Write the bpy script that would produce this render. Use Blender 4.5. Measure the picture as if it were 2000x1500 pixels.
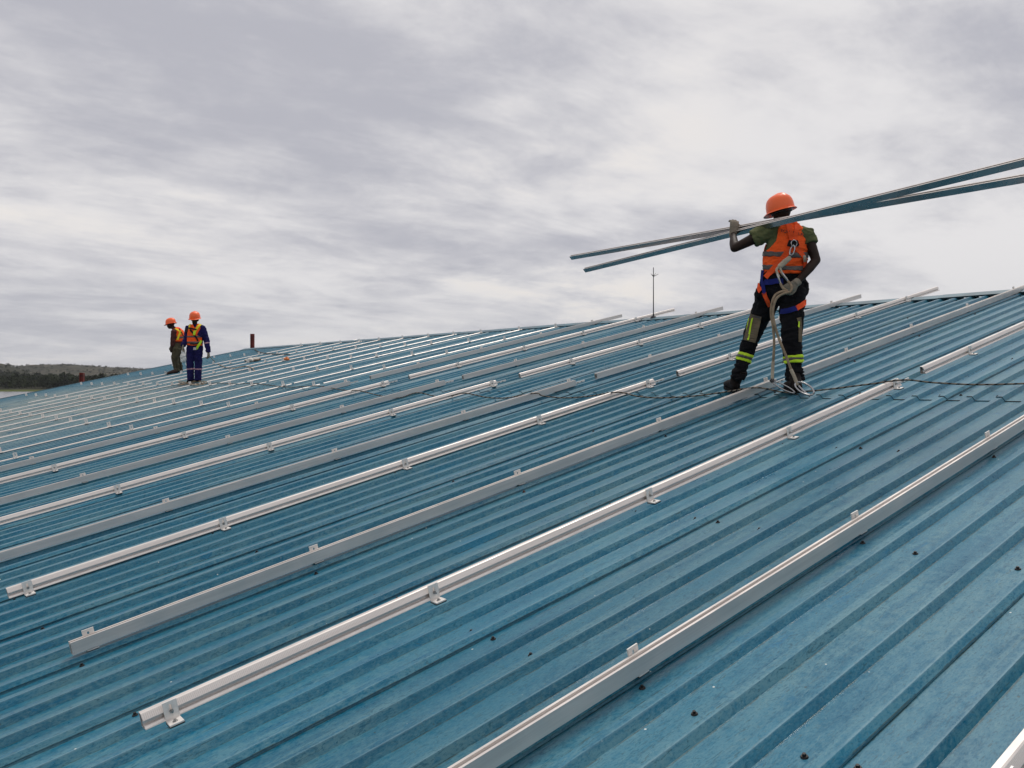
import bpy, bmesh, math, random
from mathutils import Vector, Matrix, noise
from mathutils.bvhtree import BVHTree
rnd = random.Random(7)
scene = bpy.context.scene
for o in list(bpy.data.objects):
    bpy.data.objects.remove(o)
col = scene.collection

# ------------------------------------------------------------------ camera
CAMZ = 10.0
CAM = Vector((0, 0, CAMZ))
FPX, CXP, CYP = 1694.0, 1000.0, 748.0          # focal length and centre, in 2000 x 1500 photo pixels
cd = bpy.data.cameras.new('camera')
cam = bpy.data.objects.new('camera', cd); col.objects.link(cam)
cam.location = CAM
cam.rotation_euler = (math.radians(90) - math.atan(2.0 / FPX), 0, 0)
cd.sensor_fit = 'HORIZONTAL'; cd.sensor_width = 36.0; cd.lens = 36.0 * FPX / 2000.0
cd.clip_start = 0.05; cd.clip_end = 40000
scene.camera = cam
scene.render.resolution_x, scene.render.resolution_y = 1024, 768

# ------------------------------------------------------------------ world and sun
SKY_OX, SKY_OY = 3.1, 1.7
SUN_EL, SUN_AZ = 62.0, 30.0                     # azimuth clockwise from the view direction (+Y)
world = bpy.data.worlds.new('World'); scene.world = world; world.use_nodes = True
wt = world.node_tree; wt.nodes.clear()
def wn(t, **kw):
    n = wt.nodes.new(t)
    for k, v in kw.items(): setattr(n, k, v)
    return n
def wl(a, b): wt.links.new(a, b)
def wmath(op, a, b=None):
    n = wn('ShaderNodeMath', operation=op)
    for i, v in enumerate((a, b)):
        if v is None: continue
        if isinstance(v, (int, float)): n.inputs[i].default_value = v
        else: wl(v, n.inputs[i])
    return n.outputs[0]
def wnoise(vec, scale, detail, rough, dist=0.0):
    n = wn('ShaderNodeTexNoise'); wl(vec, n.inputs['Vector'])
    n.inputs['Scale'].default_value = scale; n.inputs['Detail'].default_value = detail
    n.inputs['Roughness'].default_value = rough; n.inputs['Distortion'].default_value = dist
    return n.outputs[0]
def wmap(v, a, b, c=0.0, d=1.0):
    n = wn('ShaderNodeMapRange'); n.interpolation_type = 'SMOOTHSTEP'
    wl(v, n.inputs[0])
    for i, x in zip((1, 2, 3, 4), (a, b, c, d)): n.inputs[i].default_value = x
    return n.outputs[0]
def wmix(fac, a, b):
    n = wn('ShaderNodeMix', data_type='RGBA')
    wl(fac, n.inputs[0])
    for s, v in ((n.inputs[6], a), (n.inputs[7], b)):
        if isinstance(v, tuple): s.default_value = (*v, 1)
        else: wl(v, s)
    return n.outputs[2]
tc = wn('ShaderNodeTexCoord'); sep = wn('ShaderNodeSeparateXYZ'); wl(tc.outputs['Generated'], sep.inputs[0])
zz = wmath('ADD', wmath('MAXIMUM', sep.outputs[2], 0.0), 0.16)
cmb = wn('ShaderNodeCombineXYZ')
wl(wmath('DIVIDE', sep.outputs[0], zz), cmb.inputs[0]); wl(wmath('DIVIDE', sep.outputs[1], zz), cmb.inputs[1])
def wmapping(vec, scale=(1, 1, 1), rot=0.0, loc=(0, 0, 0)):
    m_ = wn('ShaderNodeMapping'); wl(vec, m_.inputs[0])
    m_.inputs['Rotation'].default_value = (0, 0, math.radians(rot)); m_.inputs['Scale'].default_value = scale; m_.inputs['Location'].default_value = loc
    return m_.outputs[0]
rot_ = wmapping(cmb.outputs[0], (1, 1, 1), 52.0, (SKY_OX, SKY_OY, 0))
P = wmapping(rot_, (1.0, 0.80, 1)); PS = wmapping(rot_, (1.3, 0.66, 1), 0, (7, 3, 0)); PF = wmapping(rot_, (1.1, 0.9, 1), 0, (2, 9, 0))
n1 = wnoise(P, 0.80, 9, 0.56, 0.3)          # broad cloud sheets
n2 = wnoise(PS, 1.9, 12, 0.64, 0.35)          # wisps drawn out by the wind
n3 = wnoise(P, 0.40, 3, 0.5, 0.2)           # very broad warm / cool drift
n4 = wnoise(PF, 5.0, 9, 0.64, 0.3)          # fine curdled texture
dens = wmath('ADD', wmath('MULTIPLY', n1, 0.58), wmath('ADD', wmath('MULTIPLY', n2, 0.30), wmath('MULTIPLY', n4, 0.12)))
sky = wn('ShaderNodeTexSky'); sky.sky_type = 'NISHITA'; sky.sun_disc = False
sky.sun_elevation = math.radians(SUN_EL); sky.sun_rotation = math.radians(SUN_AZ)
skys = wn('ShaderNodeMix', data_type='RGBA', blend_type='MULTIPLY'); skys.inputs[0].default_value = 1.0
wl(sky.outputs[0], skys.inputs[6]); skys.inputs[7].default_value = (0.55, 0.55, 0.55, 1)
DARK, LIGHT, CREAM = (4.25, 4.25, 4.7), (7.0, 6.85, 6.9), (7.8, 7.3, 6.8)
cl = wmix(wmap(dens, 0.395, 0.575), DARK, LIGHT)
cl = wmix(wmap(wmath('MULTIPLY', wmap(n3, 0.44, 0.60), wmap(dens, 0.46, 0.62)), 0.0, 1.0, 0.0, 0.85), cl, CREAM)
cl = wmix(wmap(sep.outputs[2], -0.02, 0.16, 0.45, 0.0), cl, (4.5, 4.65, 5.05))     # paler grey-blue murk near the horizon
fin = wmix(wmap(dens, 0.10, 0.30, 0.5, 0.96), skys.outputs[2], cl)
bg = wn('ShaderNodeBackground'); bg.inputs[1].default_value = 0.1
wl(fin, bg.inputs[0])
out = wn('ShaderNodeOutputWorld'); wl(bg.outputs[0], out.inputs[0])

sl = bpy.data.lights.new('sun', 'SUN'); sun = bpy.data.objects.new('sun', sl); col.objects.link(sun)
sl.energy = 1.5; sl.angle = math.radians(20); sl.color = (1.0, 0.95, 0.88)
az, el = math.radians(SUN_AZ), math.radians(SUN_EL)
sdir = Vector((math.sin(az) * math.cos(el), math.cos(az) * math.cos(el), math.sin(el)))
sun.rotation_euler = (-sdir).to_track_quat('-Z', 'Y').to_euler(); sun.location = (0, 0, 60)

vs = scene.view_settings
vs.view_transform = 'Standard'; vs.look = 'None'; vs.gamma = 1.0; vs.exposure = 0.2; vs.use_curve_mapping = False
scene.render.engine = 'CYCLES'; scene.cycles.caustics_reflective = False; scene.cycles.caustics_refractive = False

# ------------------------------------------------------------------ roof frame (measured from the photograph)
Rv = Vector((0.75298344, 0.62222144, 0.21414114))       # up the slope, along the ribs
Tv = Vector((-0.637, 0.7708636, 0.0)).normalized()      # along the ridge, away to the left
Nv = Rv.cross(Tv).normalized()
if Nv.z < 0: Nv = -Nv
HC = 1.556                                              # camera above the rib crests
ORG = CAM - Nv * HC
ROOF = Matrix((( Rv.x, Tv.x, Nv.x, ORG.x), (Rv.y, Tv.y, Nv.y, ORG.y), (Rv.z, Tv.z, Nv.z, ORG.z), (0, 0, 0, 1)))
def rp(s, t, n=0.0): return ROOF @ Vector((s, t, n))
def ray(x, y): return Vector((x - CXP, FPX, CYP - y)).normalized()
def on_roof(x, y, n=0.0):
    d = ray(x, y); k = -(HC - n) / Nv.dot(d); return CAM + d * k
def at(x, y, Z):
    return CAM + Vector(((x - CXP) / FPX * Z, Z, (CYP - y) / FPX * Z))

# ------------------------------------------------------------------ materials
MATS = {}
class NT:
    def __init__(s, name):
        s.m = bpy.data.materials.new(name); s.m.use_nodes = True; s.t = s.m.node_tree
        s.b = s.t.nodes['Principled BSDF']
        MATS[name] = s.m
    def n(s, t, **kw):
        x = s.t.nodes.new(t)
        for k, v in kw.items(): setattr(x, k, v)
        return x
    def l(s, a, b): s.t.links.new(a, b)
    def set(s, inp, v):
        if isinstance(v, (int, float)): inp.default_value = v
        elif isinstance(v, tuple): inp.default_value = (*v, 1) if len(v) == 3 and inp.type == 'RGBA' else v
        else: s.l(v, inp)
    def noise(s, vec, scale, detail=4, rough=0.55, dist=0.0):
        x = s.n('ShaderNodeTexNoise')
        if vec is not None: s.l(vec, x.inputs['Vector'])
        x.inputs['Scale'].default_value = scale; x.inputs['Detail'].default_value = detail
        x.inputs['Roughness'].default_value = rough; x.inputs['Distortion'].default_value = dist
        return x.outputs[0]
    def rng(s, v, a, b, c=0.0, d=1.0, smooth=True):
        x = s.n('ShaderNodeMapRange')
        if smooth: x.interpolation_type = 'SMOOTHSTEP'
        s.l(v, x.inputs[0])
        for i, q in zip((1, 2, 3, 4), (a, b, c, d)): x.inputs[i].default_value = q
        return x.outputs[0]
    def math(s, op, a, b=None):
        x = s.n('ShaderNodeMath', operation=op)
        s.set(x.inputs[0], a)
        if b is not None: s.set(x.inputs[1], b)
        return x.outputs[0]
    def mix(s, fac, a, b, blend='MIX'):
        x = s.n('ShaderNodeMix', data_type='RGBA', blend_type=blend)
        s.set(x.inputs[0], fac); s.set(x.inputs[6], a); s.set(x.inputs[7], b)
        return x.outputs[2]
    def map(s, vec, scale=(1, 1, 1), loc=(0, 0, 0), rot=(0, 0, 0)):
        x = s.n('ShaderNodeMapping'); s.l(vec, x.inputs[0])
        x.inputs['Scale'].default_value = scale; x.inputs['Location'].default_value = loc; x.inputs['Rotation'].default_value = rot
        return x.outputs[0]
    def coord(s, which='Object', obj=None):
        x = s.n('ShaderNodeTexCoord')
        if obj: x.object = obj
        return x.outputs[which]
    def bump(s, h, strength=0.3, dist=0.01):
        x = s.n('ShaderNodeBump'); x.inputs['Strength'].default_value = strength; x.inputs['Distance'].default_value = dist
        s.l(h, x.inputs['Height']); s.l(x.outputs[0], s.b.inputs['Normal'])
    def out(s, base=None, rough=None, metal=None, spec=None):
        if base is not None: s.set(s.b.inputs['Base Color'], base)
        if rough is not None: s.set(s.b.inputs['Roughness'], rough)
        if metal is not None: s.set(s.b.inputs['Metallic'], metal)
        if spec is not None: s.set(s.b.inputs['Specular IOR Level'], spec)
        return s.m

def simple(name, c, rough=0.6, metal=0.0, var=0.25, scale=14.0, spec=0.5, bump=0.0, bscale=None):
    m = NT(name); v = m.coord('Object')
    f = m.noise(v, scale, 5, 0.6)
    k = m.rng(f, 0.3, 0.7)
    lo = tuple(x * (1 - var) for x in c); hi = tuple(min(1, x * (1 + var)) for x in c)
    m.out(m.mix(k, lo, hi), m.rng(f, 0.25, 0.75, max(0.05, rough - 0.1), min(1, rough + 0.1)), metal, spec)
    if bump: m.bump(m.noise(v, bscale or scale * 3, 4, 0.6), bump, 0.01)
    return m.m

# fabric: weave bump + soft folds
def fabric(name, c, var=0.18, rough=0.9, spec=0.15, fold=0.35, sheen=0.0):
    m = NT(name); v = m.coord('Object')
    a = m.noise(v, 9, 4, 0.55, 0.4); b = m.noise(v, 60, 3, 0.6)
    lo = tuple(x * (1 - var) for x in c); hi = tuple(min(1, x * (1 + var)) for x in c)
    m.out(m.mix(m.rng(m.math('ADD', m.math('MULTIPLY', a, 0.7), m.math('MULTIPLY', b, 0.3)), 0.35, 0.65), lo, hi), rough, 0.0, spec)
    h = m.math('ADD', m.noise(m.map(v, (5, 5, 16)), 1.0, 3, 0.5, 1.2), m.math('MULTIPLY', b, 0.15))
    m.bump(h, fold, 0.03)
    return m.m

# ------------------------------------------------------------------ mesh helpers
def link(o, parent=None):
    col.objects.link(o)
    if parent is not None:
        o.parent = parent
    return o
def tag(o, label=None, cat=None, group=None, kind=None):
    if label: o['label'] = label
    if cat: o['category'] = cat
    if group: o['group'] = group
    if kind: o['kind'] = kind
    return o
def empty(name, loc=(0, 0, 0), parent=None, mat=None):
    o = bpy.data.objects.new(name, None); o.empty_display_size = 0.1
    link(o, parent)
    if mat is not None: o.matrix_basis = mat
    else: o.location = loc
    return o
def mesh_from(name, verts, faces, mat=None, smooth=False, mats=None, fm=None):
    me = bpy.data.meshes.new(name); me.from_pydata([tuple(v) for v in verts], [], faces); me.update()
    for m in (mats or ([mat] if mat else [])): me.materials.append(m)
    if fm: me.polygons.foreach_set('material_index', fm)
    if smooth: me.polygons.foreach_set('use_smooth', [True] * len(me.polygons))
    return me
def obj(name, me, parent=None, loc=None, matrix=None):
    o = bpy.data.objects.new(name, me); link(o, parent)
    if matrix is not None: o.matrix_basis = matrix
    elif loc is not None: o.location = loc
    return o
class MB:
    """collects simple shapes; every shape is a closed piece"""
    def __init__(s): s.v = []; s.f = []
    def add(s, v, f):
        b = len(s.v); s.v += [Vector(x) for x in v]; s.f += [tuple(i + b for i in q) for q in f]; return s
    def box(s, lo, hi):
        x0, y0, z0 = lo; x1, y1, z1 = hi
        return s.add([(x0,y0,z0),(x1,y0,z0),(x1,y1,z0),(x0,y1,z0),(x0,y0,z1),(x1,y0,z1),(x1,y1,z1),(x0,y1,z1)],
                     [(0,3,2,1),(4,5,6,7),(0,1,5,4),(1,2,6,5),(2,3,7,6),(3,0,4,7)])
    def prism(s, poly, y0, y1, axis=0):
        """poly: list of 2-D points, extruded along axis (0: x, poly is y,z ; 2: z, poly is x,y)"""
        n = len(poly)
        def P(p, a): return (a, p[0], p[1]) if axis == 0 else (p[0], p[1], a)
        v = [P(p, y0) for p in poly] + [P(p, y1) for p in poly]
        f = [(i, (i+1) % n, n + (i+1) % n, n + i) for i in range(n)]
        f += [tuple(range(n))[::-1], tuple(range(n, 2*n))]
        return s.add(v, f)
    def cyl(s, a, b, r0, r1=None, seg=10):
        a, b = Vector(a), Vector(b); r1 = r0 if r1 is None else r1
        d = (b - a).normalized(); u = d.orthogonal().normalized(); w = d.cross(u)
        v = []
        for p, r in ((a, r0), (b, r1)):
            for i in range(seg):
                t = 2*math.pi*i/seg; v.append(p + u*math.cos(t)*r + w*math.sin(t)*r)
        f = [(i, (i+1) % seg, seg + (i+1) % seg, seg + i) for i in range(seg)]
        f += [tuple(range(seg))[::-1], tuple(range(seg, 2*seg))]
        return s.add(v, f)
    def tube(s, pts, r, seg=8, ry=None, up=None, caps=True, round_ends=False):
        """loft through pts; r number or list; ry second radius list; up: reference vector for the ry axis"""
        pts = [Vector(p) for p in pts]; n = len(pts)
        r = [r]*n if isinstance(r, (int, float)) else list(r)
        ry = r if ry is None else ([ry]*n if isinstance(ry, (int, float)) else list(ry))
        if round_ends:
            d0 = (pts[0]-pts[1]).normalized(); d1 = (pts[-1]-pts[-2]).normalized()
            P, RA, RB = [], [], []
            for a in (0.94, 0.7, 0.35):
                k = math.sqrt(max(0, 1-a*a)); q = min(r[0], ry[0])
                P.append(pts[0]+d0*a*q); RA.append(r[0]*k); RB.append(ry[0]*k)
            P2, RA2, RB2 = [], [], []
            for a in (0.35, 0.7, 0.94):
                k = math.sqrt(max(0, 1-a*a)); q = min(r[-1], ry[-1])
                P2.append(pts[-1]+d1*a*q); RA2.append(r[-1]*k); RB2.append(ry[-1]*k)
            pts = P+pts+P2; r = RA+r+RA2; ry = RB+ry+RB2; n = len(pts)
        v = []; u_prev = None
        for i in range(n):
            d = (pts[min(i+1, n-1)]-pts[max(i-1, 0)]).normalized()
            if up is not None:
                w = Vector(up); w = (w-d*w.dot(d)).normalized(); u = w.cross(d)
            else:
                u = d.orthogonal() if u_prev is None else (u_prev-d*u_prev.dot(d))
                u.normalize(); w = d.cross(u)
            u_prev = u
            for k in range(seg):
                t = 2*math.pi*k/seg
                v.append(pts[i]+u*math.cos(t)*r[i]+w*math.sin(t)*ry[i])
        f = []
        for i in range(n-1):
            for k in range(seg):
                f.append((i*seg+k, i*seg+(k+1) % seg, (i+1)*seg+(k+1) % seg, (i+1)*seg+k))
        if caps: f += [tuple(range(seg))[::-1], tuple(range((n-1)*seg, n*seg))]
        return s.add(v, f)
    def ellipsoid(s, c, rx, ry, rz, M=None, seg=16, rings=10):
        v = []; c = Vector(c)
        for i in range(1, rings):
            a = math.pi*i/rings
            for k in range(seg):
                t = 2*math.pi*k/seg
                p = Vector((rx*math.sin(a)*math.cos(t), ry*math.sin(a)*math.sin(t), rz*math.cos(a)))
                v.append(c+(M @ p if M else p))
        top = c+(M @ Vector((0,0,rz)) if M else Vector((0,0,rz))); bot = c-(M @ Vector((0,0,rz)) if M else Vector((0,0,rz)))
        v += [top, bot]; nt = (rings-1)*seg; f = []
        for i in range(rings-2):
            for k in range(seg):
                f.append((i*seg+k, (i+1)*seg+k, (i+1)*seg+(k+1) % seg, i*seg+(k+1) % seg))
        for k in range(seg):
            f.append((nt, k, (k+1) % seg)); f.append((nt+1, (rings-2)*seg+(k+1) % seg, (rings-2)*seg+k))
        return s.add(v, f)
    def mesh(s, name, mat=None, smooth=False):
        me = mesh_from(name, s.v, s.f, mat, smooth)
        bm = bmesh.new(); bm.from_mesh(me); bmesh.ops.recalc_face_normals(bm, faces=bm.faces); bm.to_mesh(me); bm.free()
        return me
    def build(s, name, mat, parent=None, smooth=False, origin=None, matrix=None):
        if origin is not None:
            s.v = [p-origin for p in s.v]
        return obj(name, s.mesh(name, mat, smooth), parent, matrix=matrix)
def autosmooth(me, ang=40):
    me.polygons.foreach_set('use_smooth', [True]*len(me.polygons))
    try: me.set_sharp_from_angle(angle=math.radians(ang))
    except Exception: pass
def catmull(pts, sub=8):
    pts = [Vector(p) for p in pts]; out = []
    q = [pts[0]*2-pts[1]]+pts+[pts[-1]*2-pts[-2]]
    for i in range(1, len(q)-2):
        for k in range(sub):
            t = k/sub; a, b, c, d = q[i-1], q[i], q[i+1], q[i+2]
            out.append(0.5*((2*b)+(c-a)*t+(2*a-5*b+4*c-d)*t*t+(3*b-a-3*c+d)*t**3))
    out.append(pts[-1]); return out
ORD = ['first','second','third','fourth','fifth','sixth','seventh','eighth','ninth','tenth','eleventh','twelfth','thirteenth','fourteenth','fifteenth']

# ================================================================== THE SETTING
# ---- ground, lake, hills, far wood
g = NT('ground_grass'); v = g.coord('Object')
g.out(g.mix(g.rng(g.noise(v, 0.02, 6, 0.6), 0.4, 0.6), (0.06, 0.075, 0.03), (0.13, 0.12, 0.06)), 0.95, 0, 0.1)
GR = 8000.0
tag(obj('ground', mesh_from('ground', [(-GR, -GR, 0), (GR, -GR, 0), (GR, GR, 0), (-GR, GR, 0)], [(0, 1, 2, 3)], MATS['ground_grass'])), kind='structure')

w = NT('lake_water'); v = w.coord('Object')
w.out((0.10, 0.11, 0.12), 0.16, 0.0, 0.9)
w.bump(w.noise(w.map(v, (0.25, 0.6, 1)), 1.0, 4, 0.6), 0.12, 0.4)
def shore(u):            # distance of the far shore along a direction u = x / y
    return 1010 + 26*noise.noise(Vector((u*9, 3.3, 0))) + 9*noise.noise(Vector((u*40, 1.3, 0)))
lv, lf = [], []
LU = [-1.6 + 2.2*i/160 for i in range(161)]
for u in LU:
    lv += [(u*140, 140, 0.03), (u*shore(u), shore(u), 0.03)]
lf = [(2*i, 2*i+2, 2*i+3, 2*i+1) for i in range(160)]
tag(obj('lake', mesh_from('lake', lv, lf, MATS['lake_water'])), kind='structure')

def hill_h(u, y):
    """terrain beyond the lake: low shore, a nearer hill on the left, a longer one behind"""
    def bell(x, c, w_): return math.exp(-((x-c)/w_)**2)
    base = max(0.0, (y-1060)/90.0)**0.8*1.3 if y > 1060 else 0.0
    px = 1000+u*FPX
    h1 = 56*bell(y, 2650, 430)*(bell(px, -40, 105)+0.9*bell(px, -420, 260)+0.3*bell(px, -900, 260))
    h2 = 71*bell(y, 4300, 800)*(0.96*bell(px, 95, 150)+0.5*bell(px, 330, 170)+0.55*bell(px, -330, 300)+0.5*bell(px, 800, 380)+0.7*bell(px, -1100, 350))
    p = Vector((u*y/260, y/260, 0))
    n_ = noise.fractal(p, 1.0, 2.1, 5)
    k = min(1.0, max(0.0, (y-1500)/900))
    return base+h1+h2+n_*7*k+noise.fractal(p*5, 1.0, 2.0, 3)*2.2*k
NU, NY = 300, 90
hv, hf = [], []
ys = [1016+(6900-1016)*(j/(NY-1))**1.5 for j in range(NY)]
us = [-1.15+1.35*i/(NU-1) for i in range(NU)]
for y in ys:
    for u in us:
        yy = max(y, shore(u)-1.0) if y == ys[0] else y
        hv.append((u*yy, yy, 0.25+hill_h(u, yy) if y != ys[0] else -0.6))
for j in range(NY-1):
    for i in range(NU-1):
        a = j*NU+i; hf.append((a, a+1, a+NU+1, a+NU))
hm = NT('hill_bush'); v = hm.coord('Object')
a = hm.noise(v, 0.012, 6, 0.65); b = hm.noise(v, 0.05, 5, 0.7); d = hm.noise(v, 0.0035, 3, 0.5)
gcol = hm.mix(hm.rng(d, 0.4, 0.6), (0.050, 0.052, 0.036), (0.090, 0.080, 0.056))
bush = hm.mix(hm.rng(b, 0.35, 0.7), (0.020, 0.023, 0.016), (0.05, 0.052, 0.034))
hcol = hm.mix(hm.rng(hm.math('ADD', hm.math('MULTIPLY', a, 0.6), hm.math('MULTIPLY', b, 0.4)), 0.43, 0.57), bush, gcol)
pos = hm.n('ShaderNodeSeparateXYZ'); hm.l(v, pos.inputs[0])
hcol = hm.mix(hm.rng(pos.outputs[1], 1060, 1170), (0.075, 0.095, 0.022), hcol)         # fresh grass along the shore
hm.out(hcol, 0.95, 0, 0.05); hm.bump(b, 0.6, 4.0)
tag(obj('hills', mesh_from('hills', hv, hf, MATS['hill_bush'], True)), kind='structure')

fl = NT('far_leaves'); v = fl.coord('Object')
f1 = fl.noise(v, 0.06, 4, 0.6)
fl.out(fl.mix(fl.rng(f1, 0.35, 0.65), (0.010, 0.016, 0.008), (0.032, 0.042, 0.018)), 0.9, 0, 0.05)
tv, tf = [], []
def far_tree(x, y, z, h, spread):
    nq = 46
    for k in range(nq):
        a = rnd.uniform(0, 6.283); e = rnd.random()
        rr = spread*math.sqrt(rnd.random())*(1-0.55*abs(e-0.45)*1.2)
        c = Vector((x+math.cos(a)*rr, y+math.sin(a)*rr, z+h*(0.22+0.75*e)))
        sz = rnd.uniform(0.9, 1.9)*h/12
        n_ = Vector((rnd.gauss(0, 1), rnd.gauss(0, 1)-0.6, rnd.gauss(0, 0.7)+0.5)).normalized(); p = n_.orthogonal().normalized(); q = n_.cross(p)
        b0 = len(tv)
        for s_, t_ in ((-1, -0.7), (0.2, -1), (1, 0.1), (0.4, 0.9), (-0.7, 0.8)):
            tv.append(c+p*s_*sz*rnd.uniform(.7, 1.2)+q*t_*sz*rnd.uniform(.7, 1.2))
        tf.append(tuple(range(b0, b0+5)))
    b0 = len(tv); tw = 0.25*h/12
    tv.extend([Vector((x-tw, y, z-0.5)), Vector((x+tw, y, z-0.5)), Vector((x+tw*.6, y, z+h*.5)), Vector((x-tw*.6, y, z+h*.5)),
               Vector((x, y-tw, z-0.5)), Vector((x, y+tw, z-0.5)), Vector((x, y+tw*.6, z+h*.5)), Vector((x, y-tw*.6, z+h*.5))])
    tf.extend([(b0, b0+1, b0+2, b0+3), (b0+4, b0+5, b0+6, b0+7)])
for i in range(3000):
    u = rnd.uniform(-0.80, -0.28); y = 1180+rnd.random()**1.2*1000
    far_tree(u*y, y, 0.2+hill_h(u, y), rnd.uniform(9, 17)*(1.3 if rnd.random() < .12 else 1), rnd.uniform(5, 9))
for i in range(700):                                    # bush dotted over the nearer hill
    u = rnd.uniform(-0.80, -0.38); y = rnd.uniform(1950, 3000)
    far_tree(u*y, y, hill_h(u, y), rnd.uniform(4, 9), rnd.uniform(3, 6))
for i in range(900):                                    # scrub on the farther hill
    u = rnd.uniform(-0.72, -0.36); y = rnd.uniform(3500, 4500)
    far_tree(u*y, y, hill_h(u, y)-1, rnd.uniform(4, 8), rnd.uniform(4, 9))
tag(obj('woodland', mesh_from('woodland', tv, tf, MATS['far_leaves'])), 'dark band of bush and trees along the far lake shore', 'woodland', kind='stuff')

# ---- the warehouse: walls, roof sheets, ridge cap, screws
S_EAVE, S_LAP, S_RIDGE = -2.6, 6.60, 12.86
T_NEAR, T_FAR = -8.5, 31.15
PITCH, LAPFOOT = 0.2085, 3.83
COVER = PITCH*4
D_RIB = 0.032
building = empty('warehouse', rp(5, 11, 0)*1.0)
building.location.z = 0
tag(building, 'large warehouse under a blue corrugated metal roof', 'building')
BINV = Matrix.Translation(-building.location)
roof = empty('roof', parent=building, mat=BINV @ ROOF)      # roof space: x up the slope, y along the ridge, z out of the sheets
roof_ref = roof

rm = NT('roof_paint'); v = rm.coord('Object', roof_ref)
oi = rm.n('ShaderNodeObjectInfo')
along = rm.map(v, (0.9, 9, 9)); long2 = rm.map(v, (0.35, 16, 16))
big = rm.noise(v, 0.35, 4, 0.55)
med = rm.noise(v, 2.6, 6, 0.65, 0.6)
fine = rm.noise(v, 24, 6, 0.72, 0.4)
streak = rm.noise(along, 1.3, 6, 0.7, 0.3)
thin = rm.noise(long2, 2.2, 5, 0.7)
scuff = rm.noise(rm.map(v, (3.4, 13, 13), rot=(0, 0, 0.25)), 1.0, 6, 0.62, 1.6)
marks = rm.noise(rm.map(v, (15, 42, 36), rot=(0, 0, 0.22)), 1.0, 6, 0.68, 2.2)
scuff2 = rm.noise(rm.map(v, (16, 9, 12), rot=(0, 0, -0.7)), 1.0, 4, 0.6, 3.0)
paint = rm.mix(rm.rng(streak, 0.32, 0.68), (0.008, 0.094, 0.168), (0.014, 0.132, 0.222))
chalk = rm.mix(rm.rng(rm.noise(rm.map(v, (0.7, 5, 5)), 1.0, 5, 0.6), 0.35, 0.65), (0.044, 0.162, 0.236), (0.094, 0.206, 0.254))
cf = rm.math('ADD', rm.math('ADD', rm.math('MULTIPLY', fine, 0.38), rm.math('MULTIPLY', streak, 0.54)), rm.math('MULTIPLY', med, 0.08))
c = rm.mix(rm.rng(cf, 0.40, 0.57, 0.05, 0.95), paint, chalk)
c = rm.mix(rm.math('MULTIPLY', rm.rng(scuff, 0.60, 0.66), rm.rng(med, 0.38, 0.62, 0.05, 0.7)), c, (0.004, 0.120, 0.240))
c = rm.mix(rm.rng(scuff2, 0.655, 0.70, 0, 0.65), c, (0.025, 0.10, 0.14))
c = rm.mix(rm.math('MULTIPLY', rm.rng(marks, 0.55, 0.60), rm.rng(med, 0.36, 0.60, 0.2, 0.75)), c, (0.010, 0.080, 0.135))
c = rm.mix(rm.math('MULTIPLY', rm.rng(marks, 0.43, 0.35), 0.3), c, (0.155, 0.255, 0.275))
hair = rm.noise(rm.map(v, (14, 70, 60), rot=(0, 0, 0.12)), 1.0, 4, 0.7, 1.5)
c = rm.mix(rm.math('MULTIPLY', rm.rng(hair, 0.58, 0.64), rm.rng(streak, 0.4, 0.6, 0.2, 0.9)), c, (0.022, 0.085, 0.12))
wash = rm.math('MULTIPLY', rm.rng(rm.noise(rm.map(v, (0.8, 3.2, 1)), 1.1, 3, 0.5, 0.6), 0.60, 0.74), rm.rng(streak, 0.35, 0.6))
c = rm.mix(rm.math('MULTIPLY', wash, 0.6), c, (0.006, 0.142, 0.265))
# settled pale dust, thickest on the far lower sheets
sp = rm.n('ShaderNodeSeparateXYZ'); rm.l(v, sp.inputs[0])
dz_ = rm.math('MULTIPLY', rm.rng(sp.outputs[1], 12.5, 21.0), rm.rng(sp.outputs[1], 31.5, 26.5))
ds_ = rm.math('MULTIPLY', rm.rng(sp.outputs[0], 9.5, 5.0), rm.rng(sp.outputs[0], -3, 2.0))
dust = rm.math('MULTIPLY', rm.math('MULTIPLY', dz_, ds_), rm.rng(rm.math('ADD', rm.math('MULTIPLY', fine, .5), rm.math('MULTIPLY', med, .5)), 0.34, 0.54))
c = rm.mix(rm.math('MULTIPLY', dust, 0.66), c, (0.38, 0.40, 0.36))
c = rm.mix(rm.rng(big, 0.55, 0.75, 0.0, 0.15), c, (0.14, 0.21, 0.23))
# dirt caught in hairline marks along the ribs, dark specks, white specks
c = rm.mix(rm.math('MULTIPLY', rm.rng(thin, 0.64, 0.69), rm.rng(fine, 0.42, 0.55)), c, (0.02, 0.05, 0.055))
vo = rm.n('ShaderNodeTexVoronoi'); rm.l(v, vo.inputs['Vector']); vo.inputs['Scale'].default_value = 6.5
c = rm.mix(rm.rng(vo.outputs['Distance'], 0.020, 0.034, 0.9, 0.0), c, (0.75, 0.75, 0.7))
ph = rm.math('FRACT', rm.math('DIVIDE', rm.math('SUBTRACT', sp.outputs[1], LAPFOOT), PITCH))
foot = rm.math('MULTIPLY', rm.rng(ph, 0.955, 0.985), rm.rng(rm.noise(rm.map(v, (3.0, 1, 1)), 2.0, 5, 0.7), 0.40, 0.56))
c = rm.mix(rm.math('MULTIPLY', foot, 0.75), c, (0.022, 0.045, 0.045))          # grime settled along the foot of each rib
vo2 = rm.n('ShaderNodeTexVoronoi'); rm.l(rm.map(v, (1, 1, 1), (3.3, 1.7, 0)), vo2.inputs['Vector']); vo2.inputs['Scale'].default_value = 17
c = rm.mix(rm.math('MULTIPLY', rm.rng(vo2.outputs['Distance'], 0.05, 0.10, 0.8, 0.0), rm.rng(med, 0.5, 0.6)), c, (0.03, 0.05, 0.05))
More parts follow.
